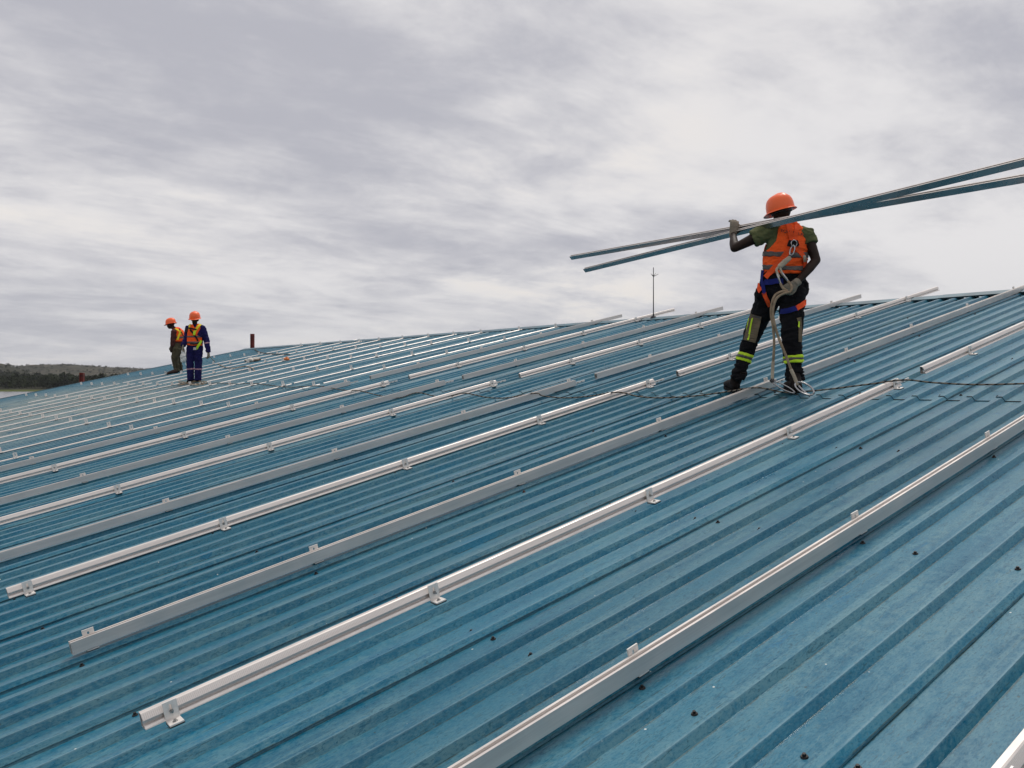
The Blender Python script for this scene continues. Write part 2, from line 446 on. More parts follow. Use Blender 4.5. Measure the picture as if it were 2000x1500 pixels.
crest = rm.math('MULTIPLY', rm.math('MULTIPLY', rm.rng(ph, 0.075, 0.098), rm.rng(ph, 0.150, 0.105)), rm.rng(rm.noise(rm.map(v, (1.4, 8, 8)), 1.0, 5, 0.7), 0.38, 0.6, 0.25, 1.0))
c = rm.mix(rm.math('MULTIPLY', crest, 0.55), c, (0.17, 0.28, 0.34))            # thin paler line along the near crest folds
grain = rm.noise(rm.map(v, (60, 150, 120)), 1.0, 3, 0.7)
c = rm.mix(rm.rng(grain, 0.35, 0.65, 0.0, 0.32), c, rm.mix(0.5, c, (0.20, 0.30, 0.30)))
c = rm.mix(rm.rng(grain, 0.46, 0.30, 0.0, 0.40), c, (0.010, 0.070, 0.11))
hsv = rm.n('ShaderNodeHueSaturation'); rm.l(c, hsv.inputs['Color']); hsv.inputs['Saturation'].default_value = 1.14; rm.l(rm.rng(oi.outputs['Random'], 0, 1, 0.9, 1.1, False), hsv.inputs['Value'])
rm.out(hsv.outputs[0], rm.rng(cf, 0.38, 0.6, 0.27, 0.44), 0.0, 0.32)
rm.bump(rm.math('ADD', rm.math('MULTIPLY', rm.noise(rm.map(v, (2.2, 7, 7)), 1.0, 2, 0.5), 1.0), rm.math('MULTIPLY', fine, 0.05)), 0.12, 0.010)

def sheet_mesh(name, length, seed=0):
    """one four-rib box-profile sheet: its near edge laps over the last crest of its neighbour"""
    pr = [(-0.002, -D_RIB+0.011)]
    for k in range(4):
        b = k*PITCH
        pr += [(b+0.020, 0.0), (b+0.058, 0.0), (b+0.078, -D_RIB), (b+PITCH, -D_RIB)]
    pr += [(4*PITCH+0.020, -0.0025), (4*PITCH+0.054, -0.0025)]
    n = len(pr); vs_, fs = [], []
    NS = 14
    for j in range(NS+1):                       # slight waviness of thin rolled steel
        x = length*j/NS; e = 0.0 if j in (0, NS) else 1.0
        for i, p in enumerate(pr):
            k = noise.noise(Vector((x*1.3, i*0.37, seed*7.1)))
            k2 = noise.noise(Vector((x*0.7, i*0.11+9, seed*3.7)))
            vs_.append((x, p[0]+k2*0.0022*e, p[1]+(k*0.0022*e if p[1] < -0.02 else k*0.0008*e)))
    fs = [(j*n+i, (j+1)*n+i, (j+1)*n+i+1, j*n+i+1) for j in range(NS) for i in range(n-1)]
    b0 = len(vs_); cut = 0.0058                 # rusty cut edge and painted shade of the lap gap, one dark strip
    vs_ += [(0.0, p[0], p[1]-cut) for p in pr]
    mi = [0]*len(fs)+[1]*(n-1)
    fs += [(i, i+1, b0+i+1, b0+i) for i in range(n-1)]
    return mesh_from(name, vs_, fs, mats=[MATS['roof_paint'], MATS['cut_edge_shade']], fm=mi)
simple('cut_edge_shade', (0.055, 0.042, 0.034), 0.8, 0.1, 0.4, 20)  # rust tone darkened to carry the shadow in the lap gap
low_me = [sheet_mesh('roof_sheet', S_LAP+0.16-S_EAVE, q) for q in range(4)]
up_me = [sheet_mesh('roof_sheet_upper', S_RIDGE-S_LAP, 10+q) for q in range(4)]
k0 = math.floor((T_NEAR-LAPFOOT)/COVER); k1 = math.ceil((T_FAR-LAPFOOT)/COVER)-1
for k in range(k0, k1+1):
    t0 = LAPFOOT+k*COVER
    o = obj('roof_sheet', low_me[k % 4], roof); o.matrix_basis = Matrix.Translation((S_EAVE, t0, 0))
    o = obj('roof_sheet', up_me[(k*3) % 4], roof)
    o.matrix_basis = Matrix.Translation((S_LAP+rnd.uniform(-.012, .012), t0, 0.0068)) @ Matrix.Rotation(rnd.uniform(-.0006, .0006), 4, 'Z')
T_END = LAPFOOT+(k1+1)*COVER; T_BEG = LAPFOOT+k0*COVER
simple('roof_flashing', (0.055, 0.13, 0.17), 0.4, 0.0, 0.3, 3.0)
# rear slope beyond the ridge, ridge cap pieces and the barge flashing on the far verge
Rh = Vector((Rv.x, Rv.y, 0)).normalized(); slope = math.asin(Rv.z)
run = (S_RIDGE+0.08-S_EAVE)*math.cos(slope)
rid = Vector((S_RIDGE+0.08, 0, 0))
def back(s, n): # point on the rear slope in roof space: s metres down from the ridge
    return Vector((S_RIDGE+0.08+s*math.cos(2*slope), 0, -s*math.sin(2*slope)))+Vector((math.sin(2*slope), 0, math.cos(2*slope)))*n
rb_v, rb_f = [], []
t = T_BEG; idx = 0; prof = []
while t < T_END-0.01:
    prof += [(t+.02, 0), (t+.058, 0), (t+.078, -D_RIB), (t+PITCH, -D_RIB)]; t += PITCH
for s_ in (0.06, 15.4):
    for (tt, nn) in prof:
        q = back(s_, nn); rb_v.append((q.x, tt, q.z))
n = len(prof); rb_f = [(i, i+1, n+i+1, n+i) for i in range(n-1)]
obj('rear_slope', mesh_from('rear_slope', rb_v, rb_f, MATS['roof_paint']), roof)
cap_len = 2.4
tcap = T_BEG; ci = 0
while tcap < T_END:
    L = min(cap_len, T_END-tcap); m = MB(); lift = 0.006+0.004*(ci % 2)
    a0 = (S_RIDGE-0.10, 0.012+lift); a1 = (S_RIDGE+0.04, 0.030+lift); a2 = (S_RIDGE+0.08, 0.034+lift); b1 = back(0.14, 0.012+lift)
    pts = [(a0[0], a0[1]-0.022), a0, a1, a2, (b1.x, b1.z)]
    vv = [(p[0], tcap, p[1]) for p in pts]+[(p[0], tcap+L+0.05, p[1]) for p in pts]
    vv += [(p[0], q[1], p[1]-0.0015) for p, q in zip(pts*2, vv)]
    ff = [(i, i+1, 6+i, 5+i) for i in range(4)]+[(10+i, 15+i, 16+i, 11+i) for i in range(4)]+[(0, 5, 15, 10)]
    obj('ridge_cap', mesh_from('ridge_cap', vv, ff, MATS['roof_flashing']), roof)
    tcap += cap_len; ci += 1
m = MB(); m.box((S_EAVE, T_END-0.005, -0.16), (S_RIDGE+0.05, T_END+0.03, 0.012)); m.build('barge_flashing', MATS['roof_flashing'], roof)

# walls
simple('wall_cladding', (0.42, 0.42, 0.40), 0.6, 0, 0.15, 0.8)
def wp(s, t, n=-0.2):
    p = rp(s, t, n); return p
def wall(name, a, b, za, zb, th=0.15, apex=None):
    a, b = Vector(a), Vector(b); d = (b-a); d.z = 0; nn = Vector((d.y, -d.x, 0)).normalized()*th
    poly = [(a, 0.0), (b, 0.0), (b, zb)]+([(apex[0], apex[1])] if apex else [])+[(a, za)]
    n_ = len(poly); vv = [Vector((p.x, p.y, z)) for p, z in poly]; vv += [p+nn for p in vv]
    ff = [tuple(range(n_)), tuple(range(2*n_-1, n_-1, -1))]+[(i, n_+i, n_+(i+1) % n_, (i+1) % n_) for i in range(n_)]
    me = mesh_from(name, [BINV @ p for p in vv], ff, MATS['wall_cladding'])
    return obj(name, me, building)
cA = rp(S_EAVE+0.3, T_BEG+0.3, -0.2); cB = rp(S_EAVE+0.3, T_END-0.3, -0.2)
cap_n, cap_f = rp(S_RIDGE, T_BEG+0.3, -0.2), rp(S_RIDGE, T_END-0.3, -0.2)
span = 2*(cap_n-cA).dot(Rh)
cC, cD = cA+Rh*span, cB+Rh*span
wall('wall', cA, cB, cA.z, cB.z); wall('wall', cD, cC, cA.z, cB.z)
wall('wall', cC, cA, cA.z, cA.z, apex=(cap_n, cap_n.z)); wall('wall', cB, cD, cA.z, cA.z, apex=(cap_f, cap_f.z))

# purlin screws: washers and hex heads in rows
ROWS = [-0.75, 0.83, 2.12, 3.72, 5.27, 6.83, 8.29, 9.74, 11.23, 12.70]
simple('screw_black', (0.022, 0.018, 0.018), 0.45, 0.3, 0.3, 40)
simple('screw_rust', (0.09, 0.035, 0.022), 0.8, 0.1, 0.4, 40)
def screw_mesh(name, mat):
    m = MB(); m.cyl((0, 0, 0), (0, 0, 0.005), 0.0128, 0.0105, 10); m.cyl((0, 0, 0.005), (0, 0, 0.0125), 0.0066, 0.006, 6)
    return m.mesh(name, mat)
sc_me = screw_mesh('screw', MATS['screw_black']); sc_ru = screw_mesh('screw_rusty', MATS['screw_rust'])
far_screws = MB(); cnt = 0
cand = []
for s_ in ROWS:
    k = 0
    t = LAPFOOT-COVER*14+0.105
    while t < T_END-0.1:
        if t > T_BEG: cand.append((s_-0.085+rnd.uniform(-.02, .02), t+rnd.uniform(-.008, .008)))
        t += PITCH*2
    for k in range(k0, k1):
        cand.append((s_-0.06+rnd.uniform(-.02, .02), LAPFOOT+k*COVER-0.04))
def seen(s_, t):
    p = rp(s_, t, 0)-CAM
    if p.y < 0.6: return None
    x, y = CXP+FPX*p.x/p.y, CYP-FPX*p.z/p.y
    return p.length if -60 < x < 2060 and y < 1560 else None
near = sorted([(seen(*q), q) for q in cand if seen(*q)], key=lambda e: e[0])[:290]
pick = {q for _, q in near}
for (s_, t) in cand:
    if (s_, t) in pick:
        o = obj('screw', sc_ru if rnd.random() < 0.14 else sc_me, roof); o.matrix_basis = Matrix.Translation((s_, t, -D_RIB+(0.0068 if s_ > S_LAP else 0)))
    else:
        z = -D_RIB+(0.0068 if s_ > S_LAP else 0)
        far_screws.cyl((s_, t, z), (s_, t, z+0.004), 0.0125, 0.0105, 6); far_screws.cyl((s_, t, z+.004), (s_, t, z+0.0105), 0.0062, 0.0056, 5)
tag(far_screws.build('far_screws', MATS['screw_black'], roof), kind='stuff')

# ================================================================== MOUNTING RAILS
al = NT('aluminium'); v = al.coord('Object')
a1 = al.noise(al.map(v, (1.2, 40, 40)), 1.0, 5, 0.6); a2 = al.noise(v, 6, 4, 0.6)
al.out(al.mix(al.rng(a1, 0.3, 0.7), (0.66, 0.62, 0.595), (0.78, 0.735, 0.705)), al.rng(a2, 0.3, 0.7, 0.34, 0.48), 0.6, 0.5)
al2 = NT('aluminium_ribbed'); v = al2.coord('Object')
a1 = al2.noise(al2.map(v, (1.2, 40, 40)), 1.0, 5, 0.6)
wv = al2.n('ShaderNodeTexWave'); al2.l(v, wv.inputs['Vector']); wv.bands_direction = 'X'; wv.inputs['Scale'].default_value = 42.0
al2.out(al2.mix(al2.rng(a1, 0.3, 0.7), (0.62, 0.57, 0.54), (0.73, 0.68, 0.645)), 0.45, 0.3, 0.5)
al2.bump(wv.outputs[1], 0.25, 0.002)
simple('bracket_metal', (0.80, 0.765, 0.73), 0.45, 0.15, 0.08, 30)
simple('rail_light', (0.70, 0.65, 0.615), 0.42, 0.3, 0.08, 6)
simple('aluminium_shaded', (0.46, 0.45, 0.45), 0.26, 0.95, 0.08, 5)  # darker, glossier copy for the shaded sides of the carried rails
simple('bolt_steel', (0.42, 0.41, 0.40), 0.35, 0.95, 0.2, 60)
simple('rubber', (0.02, 0.02, 0.022), 0.8)

CARRY = [(-.017, 0), (.017, 0), (.017, .052), (.008, .052), (.008, .043), (-.008, .043), (-.008, .052), (-.017, .052)]
# cross sections: (u towards the viewer, n up), closed
SLOT = [(-.020, 0), (.029, 0), (.028, .004), (.021, .0125), (.006, .0135), (.006, .0305), (.019, .0315), (.019, .034), (.004, .0590), (-.001, .062), (-.020, .062)]
PLAIN = [(-.020, 0), (.020, 0), (.020, .064), (.009, .064), (.009, .053), (-.009, .053), (-.009, .064), (-.020, .064)]
FLAT = [(-.018, 0), (.020, 0), (.018, .005), (.006, .014), (-.010, .014), (-.018, .007)]
def rail_mesh(name, sec, L):
    n = len(sec); vv = [(0, -p[0], p[1]) for p in sec]+[(L, -p[0], p[1]) for p in sec]
    ff = [(i, (i+1) % n, n+(i+1) % n, n+i) for i in range(n)]
    mi = [0]*n
    if sec is SLOT: mi = [2]*n; mi[7] = 1; mi[4] = 0  # more metallic groove face stands in for the shade inside it
    if sec is FLAT: mi = [2]*n
    if sec is PLAIN: mi[2] = mi[6] = 2  # top flats get the paler copy, their light put into the material
    if sec is CARRY: mi = [3]*n; mi[2] = mi[6] = mi[4] = 2  # one alloy: lit tops and shaded sides are put into separate materials
    # open hollow ends: a shallow recessed cap reads as the dark hollow of an extrusion
    ff += [tuple(range(n))[::-1], tuple(range(n, 2*n))]; mi += [0, 0]
    me = mesh_from(name, vv, ff, mats=[MATS['aluminium'], MATS['aluminium_ribbed'], MATS['rail_light'], MATS['aluminium_shaded']], fm=mi)
    bm = bmesh.new(); bm.from_mesh(me); bmesh.ops.recalc_face_normals(bm, faces=bm.faces)
    caps = [f for f in bm.faces if len(f.verts) == n]
    r = bmesh.ops.inset_individual(bm, faces=caps, thickness=0.0022)
    for f in caps:
        c = f.normal.copy()
        ext = bmesh.ops.extrude_discrete_faces(bm, faces=[f])
        for q in ext['faces']:
            for vtx in q.verts: vtx.co -= c*0.04
    bm.to_mesh(me); bm.free()
    return me
def bracket_mesh(hh=0.082, foot=0.052):
    """L foot: slotted upright plate and a foot towards the viewer (-y). origin: under the bend"""
    m = MB(); w_, th = 0.028, 0.006
    y0, y1 = 0.0, th
    s0, s1, z0, z1 = -0.005, 0.005, 0.030, hh-0.014
    m.box((-w_, y0, 0), (s0, y1, hh)); m.box((s1, y0, 0), (w_, y1, hh))
    m.box((s0, y0, 0), (s1, y1, z0)); m.box((s0, y0, z1), (s1, y1, hh))
    m.box((-w_, -foot, 0), (w_, y0, th))
    me = m.mesh('bracket', MATS['bracket_metal'])
    bm = bmesh.new(); bm.from_mesh(me); bmesh.ops.remove_doubles(bm, verts=bm.verts, dist=1e-5); bm.to_mesh(me); bm.free()
    return me
br_me = bracket_mesh(); br_tall = bracket_mesh(0.100, 0.037)
pad2 = MB(); pad2.box((-0.027, -0.036, -0.004), (0.027, 0.004, -0.0005)); pad2_me = pad2.mesh('rubber_pad', MATS['rubber'])
bo = MB(); bo.cyl((0, -0.006, 0.040), (0, 0.0, 0.040), 0.0085, 0.0085, 6); bo.cyl((0, -0.018, 0.040), (0, -0.006, 0.040), 0.004, 0.004, 8)
bolt_me = bo.mesh('bolt', MATS['bolt_steel'])
fs = MB(); fs.cyl((0, -0.028, 0.006), (0, -0.028, 0.008), 0.011, 0.010, 10); fs.cyl((0, -0.028, 0.008), (0, -0.028, 0.014), 0.0065, 0.006, 6)
foot_me = fs.mesh('foot_screw', MATS['bolt_steel'])
pad = MB(); pad.box((-0.029, -0.054, -0.004), (0.029, 0.004, -0.0005)); pad_me = pad.mesh('rubber_pad', MATS['rubber'])
sb = MB(); sb.box((0, -0.004, 0.014), (0.22, 0.004, 0.034)); sb_me = sb.mesh('splice_bar', MATS['bracket_metal'])
sbo = MB()
for x in (0.10, 0.16): sbo.cyl((x, -0.016, 0.024), (x, -0.003, 0.024), 0.006, 0.006, 6)
sbo_me = sbo.mesh('splice_bolt', MATS['bolt_steel'])

def put_rail(sec, t, s0, s1, n0, label, group, brackets, detail=2, splice=False, tilt=0.0):
    me = rail_mesh('mounting_rail', sec, s1-s0)
    M0 = ROOF @ Matrix.Translation((s0, t, n0)) @ Matrix.Rotation(tilt, 4, 'Z')
    r = obj('mounting_rail', me, matrix=M0); tag(r, label, 'rail', group)
    for (bs, bt) in brackets:
        b = obj('bracket', br_tall if sec is PLAIN else br_me, r); z = 0.0068 if bs > S_LAP else 0.0
        b.matrix_basis = M0.inverted() @ ROOF @ Matrix.Translation((bs, bt, z+0.0042)) @ Matrix.Rotation(rnd.uniform(-.05, .05), 4, 'Z')
        obj('rubber_pad', pad2_me if sec is PLAIN else pad_me, b)
        if detail >= 1 and sec is not PLAIN: obj('foot_screw', foot_me, b)
        if detail >= 2 and sec is SLOT: obj('bolt', bolt_me, b)
    if splice:
        sp_ = obj('splice_bar', sb_me, r); sp_.matrix_basis = Matrix.Translation((s1-s0-0.06, -0.010 if sec is SLOT else 0.0, 0.0))
        obj('splice_bolt', sbo_me, sp_)
    return r
T_CORNER = 0.918
T0 = [T_CORNER, 2.15, 3.53, 4.705, 6.225, 7.39, 8.91, 10.07, 11.60, 12.755]      # foreground to middle, measured
kinds = [SLOT, PLAIN]*5
word = ['nearest, cut by the lower right corner', 'second nearest, crossing the lower right', 'third', 'fourth', 'fifth', 'sixth', 'seventh', 'eighth', 'ninth', 'tenth']
for i, (t, sec) in enumerate(zip(T0, kinds)):
    slot = sec is SLOT
    n0 = 0.014
    bt = (t-0.0215-0.0075) if slot else (t+0.0215)
    end1 = [1.6, 0.3, 0.735, 0.745, 0.72, 0.5, -0.2, -0.3, -0.5, -0.6][i]
    e1 = [6.94, 6.94, 6.94, 6.93, 6.96, 6.90, 6.93, 6.92, 6.93, 6.90][i]
    b2 = [7.40, 7.40, 7.39, 7.36, 7.36, 7.26, 7.34, 7.25, 7.32, 7.30][i]
    e2 = [13.5, 13.5, 13.55, 13.72, 13.78, 13.58, 13.45, 13.45, 13.9, 13.56][i]
    face = 'slotted side' if slot else 'plain grey side'
    jit = lambda: rnd.uniform(-.015, .015)
    if i in (0, 1): nm = f'aluminium rail, {word[i]}, {face} facing the camera'
    else: nm = f'lower aluminium rail, {word[i]} from the bottom right, {face} facing the camera'
    put_rail(sec, t, end1, e1, n0, nm, 'aluminium mounting rails in the foreground rows',
             [(s_+jit(), bt) for s_ in ROWS if end1+0.05 < s_ < e1-0.03], 2, i > 1, rnd.uniform(-.0008, .0008))
    nm2 = f'upper aluminium rail running to the ridge, {ORD[i]} from the right, {face}'
    put_rail(sec, t+rnd.uniform(-.006, .006), b2, e2, n0+0.004, nm2, 'aluminium mounting rails running up to the ridge',
             [(s_+jit(), bt) for s_ in ROWS if b2+0.05 < s_ < e2-0.03], 2, False, rnd.uniform(-.0008, .0008))
FAR_T = [13.95, 15.12, 16.62, 17.68, 18.88, 20.05, 21.35, 22.40, 23.60, 24.85, 26.25]
for i, t in enumerate(FAR_T):
    slot = i % 2 == 0
    e1 = 7.02+rnd.uniform(-.1, .15); b2 = e1+rnd.uniform(.02, .12); e2 = 13.0+rnd.uniform(-.35, .35)
    st_ = 4.6 if i == 10 else rnd.uniform(-1.6, -.4)
    bt = t-0.035 if slot else t+0.030
    put_rail(FLAT, t, st_, e1, 0.002, f'thin loose aluminium rail on the far dusty sheets, {ORD[i]} row beyond the fixed rails', 'thin loose rails on the far part of the roof',
             [(s_, bt) for s_ in ROWS if st_ < s_ < e1], 1, False, rnd.uniform(-.0035, .0035))
    put_rail(FLAT, t+rnd.uniform(-.02, .02), b2, e2, 0.006, f'thin loose aluminium rail on the far upper sheets, {ORD[i]} row beyond the fixed rails', 'thin loose rails on the far part of the roof',
             [(s_, bt) for s_ in ROWS if b2 < s_ < 12.9], 1, False, rnd.uniform(-.0035, .0035))
for i, t in enumerate([27.42, 28.62, 29.98]):
    for j, s_ in enumerate(ROWS[3:9]):
        b = obj('roof_bracket', br_me, matrix=ROOF @ Matrix.Translation((s_+rnd.uniform(-.03, .03), t, 0.006)))
        obj('rubber_pad', pad_me, b); obj('foot_screw', foot_me, b)
        tag(b, f'bare metal bracket by the far verge, {ORD[j]} from the left in the {["nearest", "middle", "outermost"][i]} column', 'bracket', 'bare brackets along the far verge')

# ---- two rails carried on the shoulder
def straight_rail(name, a, b, sec, label, roll):
    a, b = Vector(a), Vector(b); x = (b-a).normalized(); z = Vector((0, 0, 1)); z = (z-x*z.dot(x)).normalized(); y = z.cross(x)
    M0 = Matrix(((x.x, y.x, z.x, a.x), (x.y, y.y, z.y, a.y), (x.z, y.z, z.z, a.z), (0, 0, 0, 1))) @ Matrix.Rotation(roll, 4, 'X')
    return tag(obj(name, rail_mesh(name, sec, (b-a).length), matrix=M0), label, 'rail', 'rails carried on the shoulder')
ROLL = math.radians(42)
def z6(x, y, Z): return at(1100+x/2.2222, 300+y/2.2222, Z)
a, b = z6(40, 458, 11.05), z6(940, 304, 7.87); straight_rail('carried_rail', a, a+(b-a)*1.90, CARRY, 'long aluminium rail on the shoulder, its left tip the upper one', ROLL)
a, b = z6(100, 513, 10.75), z6(940, 309, 7.80); straight_rail('carried_rail', a, a+(b-a)*1.93, CARRY, 'long aluminium rail on the shoulder, its left tip the lower one', ROLL)

# ---- lightning rod on the ridge, two red posts past the far verge
simple('dark_steel', (0.045, 0.045, 0.05), 0.5, 0.6)
simple('red_oxide', (0.16, 0.022, 0.018), 0.6, 0.1, 0.3, 6)
base = rp(S_RIDGE+0.06, 11.32, 0.045)
lr = empty('lightning_rod', base); tag(lr, 'slim dark lightning rod with pronged tip standing on the ridge', 'lightning rod')
m = MB(); m.cyl((0, 0, 0), (0, 0, 0.97), 0.011, 0.007, 8); m.build('mast', MATS['dark_steel'], lr)
m = MB(); m.cyl((0, 0, -0.03), (0, 0, 0.012), 0.07, 0.05, 10); m.cyl((0, 0, 0.012), (0, 0, 0.06), 0.022, 0.014, 8); m.build('base_plate', MATS['dark_steel'], lr)
for dx, dy in ((-.055, -.02), (.10, .02), (-.01, .09), (.03, -.08)):
    m = MB(); m.cyl((0, 0, 0.79), (dx, dy, 0.79+0.055), 0.006, 0.004, 6); m.build('prong', MATS['dark_steel'], lr)
def ibeam(loc_top, hgt, label):
    o = empty('steel_post', (loc_top.x, loc_top.y, 0)); tag(o, label, 'post', 'red steel posts past the verge')
    zt = loc_top.z
    m = MB(); m.box((-.055, -.006, 0), (.055, .006, zt)); m.build('web', MATS['red_oxide'], o)
    for sx in (-1, 1):
        m = MB(); m.box((sx*.061-.0055, -.055, 0), (sx*.061+.0055, .055, zt)); m.build('flange', MATS['red_oxide'], o)
    m = MB(); m.box((-.05, -.03, zt-.12), (.085, -.02, zt-.10)); m.cyl((.07, -.04, zt-.11), (.07, -.01, zt-.11), .012, .012, 6); m.build('bolt_lug', MATS['dark_steel'], o)
p1 = at(493, 652, 32.6); ibeam(p1, 1, 'dark red steel post standing up at the end of the ridge')
p2 = at(160, 728, 29.6); ibeam(p2, 1, 'dark red steel post rising behind the sloping left verge')

# ================================================================== PEOPLE
fabric('skin_dark', (0.024, 0.0125, 0.009), 0.15, 0.55, 0.2, 0.08)
fabric('shirt_olive', (0.115, 0.125, 0.058), 0.15, 0.9, 0.1, 0.5)
fabric('shirt_maroon', (0.075, 0.028, 0.026), 0.15)
fabric('vest_orange', (1.0, 0.112, 0.018), 0.08, 0.75, 0.2, 0.6)
fabric('strap_orange', (0.90, 0.095, 0.02), 0.12, 0.7, 0.2, 0.1)
fabric('strap_blue', (0.009, 0.016, 0.15), 0.15, 0.7, 0.2, 0.1)
fabric('strap_yellow', (0.80, 0.62, 0.03), 0.1, 0.7, 0.2, 0.1)
fabric('strap_lime', (0.55, 0.80, 0.03), 0.1, 0.6, 0.3, 0.05)
fabric('strap_black', (0.012, 0.012, 0.014), 0.2, 0.8, 0.2, 0.1)
fabric('grey_tape', (0.10, 0.085, 0.08), 0.12, 0.5, 0.4, 0.1)
fabric('pink_tape', (0.45, 0.25, 0.32), 0.12, 0.5, 0.4, 0.1)
fabric('trouser_black', (0.007, 0.007, 0.009), 0.3, 0.9, 0.15, 0.6)
fabric('coverall_navy', (0.014, 0.013, 0.075), 0.2, 0.9, 0.15, 0.6)
fabric('trouser_khaki', (0.075, 0.065, 0.042), 0.3, 0.9, 0.1, 0.6)
fabric('patch_khaki', (0.16, 0.125, 0.085), 0.2, 0.9, 0.1, 0.4)
fabric('glove_grey', (0.24, 0.21, 0.17), 0.2, 0.95, 0.1, 0.4)
fabric('boot_leather', (0.012, 0.009, 0.009), 0.3, 0.7, 0.12, 0.3)
fabric('boot_brown', (0.045, 0.024, 0.018), 0.3, 0.6, 0.3, 0.3)
fabric('boot_sole', (0.010, 0.009, 0.009), 0.3, 0.85, 0.2, 0.1)
fabric('pouch_beige', (0.42, 0.36, 0.28), 0.15, 0.8, 0.2, 0.3)
fabric('rope_beige', (0.30, 0.23, 0.16), 0.3, 0.9, 0.1, 0.2)
simple('helmet_orange', (0.98, 0.14, 0.03), 0.32, 0.0, 0.06, 5, 0.5)
simple('goggle_grey', (0.32, 0.32, 0.33), 0.35, 0.0, 0.1)
simple('lens_dark', (0.012, 0.012, 0.014), 0.15, 0.0, 0.1)
simple('steel_shiny', (0.40, 0.40, 0.41), 0.25, 1.0, 0.15, 30)
simple('ink_dark', (0.05, 0.03, 0.03), 0.8)

def remesh(name, mb, voxel, smooth_it=6, fold=0.0, freq=(6, 6, 14), seed=0, foldfn=None):
    """union closed pieces into one continuous skin"""
    me = mb.mesh(name+'_raw'); o = bpy.data.objects.new(name+'_raw', me); col.objects.link(o)
    md = o.modifiers.new('r', 'REMESH'); md.mode = 'VOXEL'; md.voxel_size = voxel; md.adaptivity = 0
    ms = o.modifiers.new('s', 'SMOOTH'); ms.factor = 0.5; ms.iterations = smooth_it
    dg = bpy.context.evaluated_depsgraph_get(); dg.update()
    res = bpy.data.meshes.new_from_object(o.evaluated_get(dg)); res.name = name
    bpy.data.objects.remove(o); bpy.data.meshes.remove(me)
    if fold:
        no = [v_.normal.copy() for v_ in res.vertices]; off = Vector((seed*3.1, seed*1.7, seed*0.9))
        for v_, nn in zip(res.vertices, no):
            p = v_.co
            q = Vector((p.x*freq[0], p.y*freq[1], p.z*freq[2]))+off
            q += Vector((1, 0.6, 0.8))*noise.noise(q*0.45)*1.3
            k = noise.noise(q)+0.45*noise.noise(q*2.3)
            a = fold*(foldfn(p) if foldfn else 1.0)
            v_.co = p+nn*(-abs(k)*1.4+0.45)*a
    res.polygons.foreach_set('use_smooth', [True]*len(res.polygons)); res.update()
    return res
def bvh_of(me): return BVHTree.FromPolygons([v_.co.copy() for v_ in me.vertices], [tuple(p.vertices) for p in me.polygons])
def shell(name, me, pred, off, mat, parent, origin, thick=0.004):
    """a worn layer: the faces of a garment that satisfy pred, lifted off it, with thickness"""
    bm = bmesh.new(); bm.from_mesh(me); bm.normal_update()
    bmesh.ops.delete(bm, geom=[f for f in bm.faces if not pred(f.calc_center_median(), f.normal)], context='FACES')
    for _ in range(3):       # iron the cut edge
        be = [v_ for v_ in bm.verts if v_.is_boundary]; new = {}
        for v_ in be:
            nb = [e.other_vert(v_) for e in v_.link_edges if e.is_boundary]
            if len(nb) == 2: new[v_] = v_.co*0.4+(nb[0].co+nb[1].co)*0.3
        for v_, c_ in new.items(): v_.co = c_
    bm.normal_update()
    for v_ in bm.verts: v_.co += v_.normal*off
    bm.normal_update()
    vv = list(bm.verts); ff = list(bm.faces); be = [e for e in bm.edges if e.is_boundary]
    inn = {v_: bm.verts.new(v_.co-v_.normal*thick) for v_ in vv}
    for f in ff: bm.faces.new([inn[v_] for v_ in reversed(f.verts)])
    for e in be:
        a_, b_ = e.verts
        l_ = e.link_loops[0]
        if l_.vert is b_: a_, b_ = b_, a_
        try: bm.faces.new((b_, a_, inn[a_], inn[b_]))
        except ValueError: pass
    for v_ in bm.verts: v_.co -= origin
    m2 = bpy.data.meshes.new(name); bm.to_mesh(m2); bm.free(); m2.materials.append(mat)
    m2.polygons.foreach_set('use_smooth', [True]*len(m2.polygons))
    return obj(name, m2, parent)
def give(name, me, mat, parent, origin):
    me.transform(Matrix.Translation(-origin)); me.materials.clear(); me.materials.append(mat)
    return obj(name, me, parent)
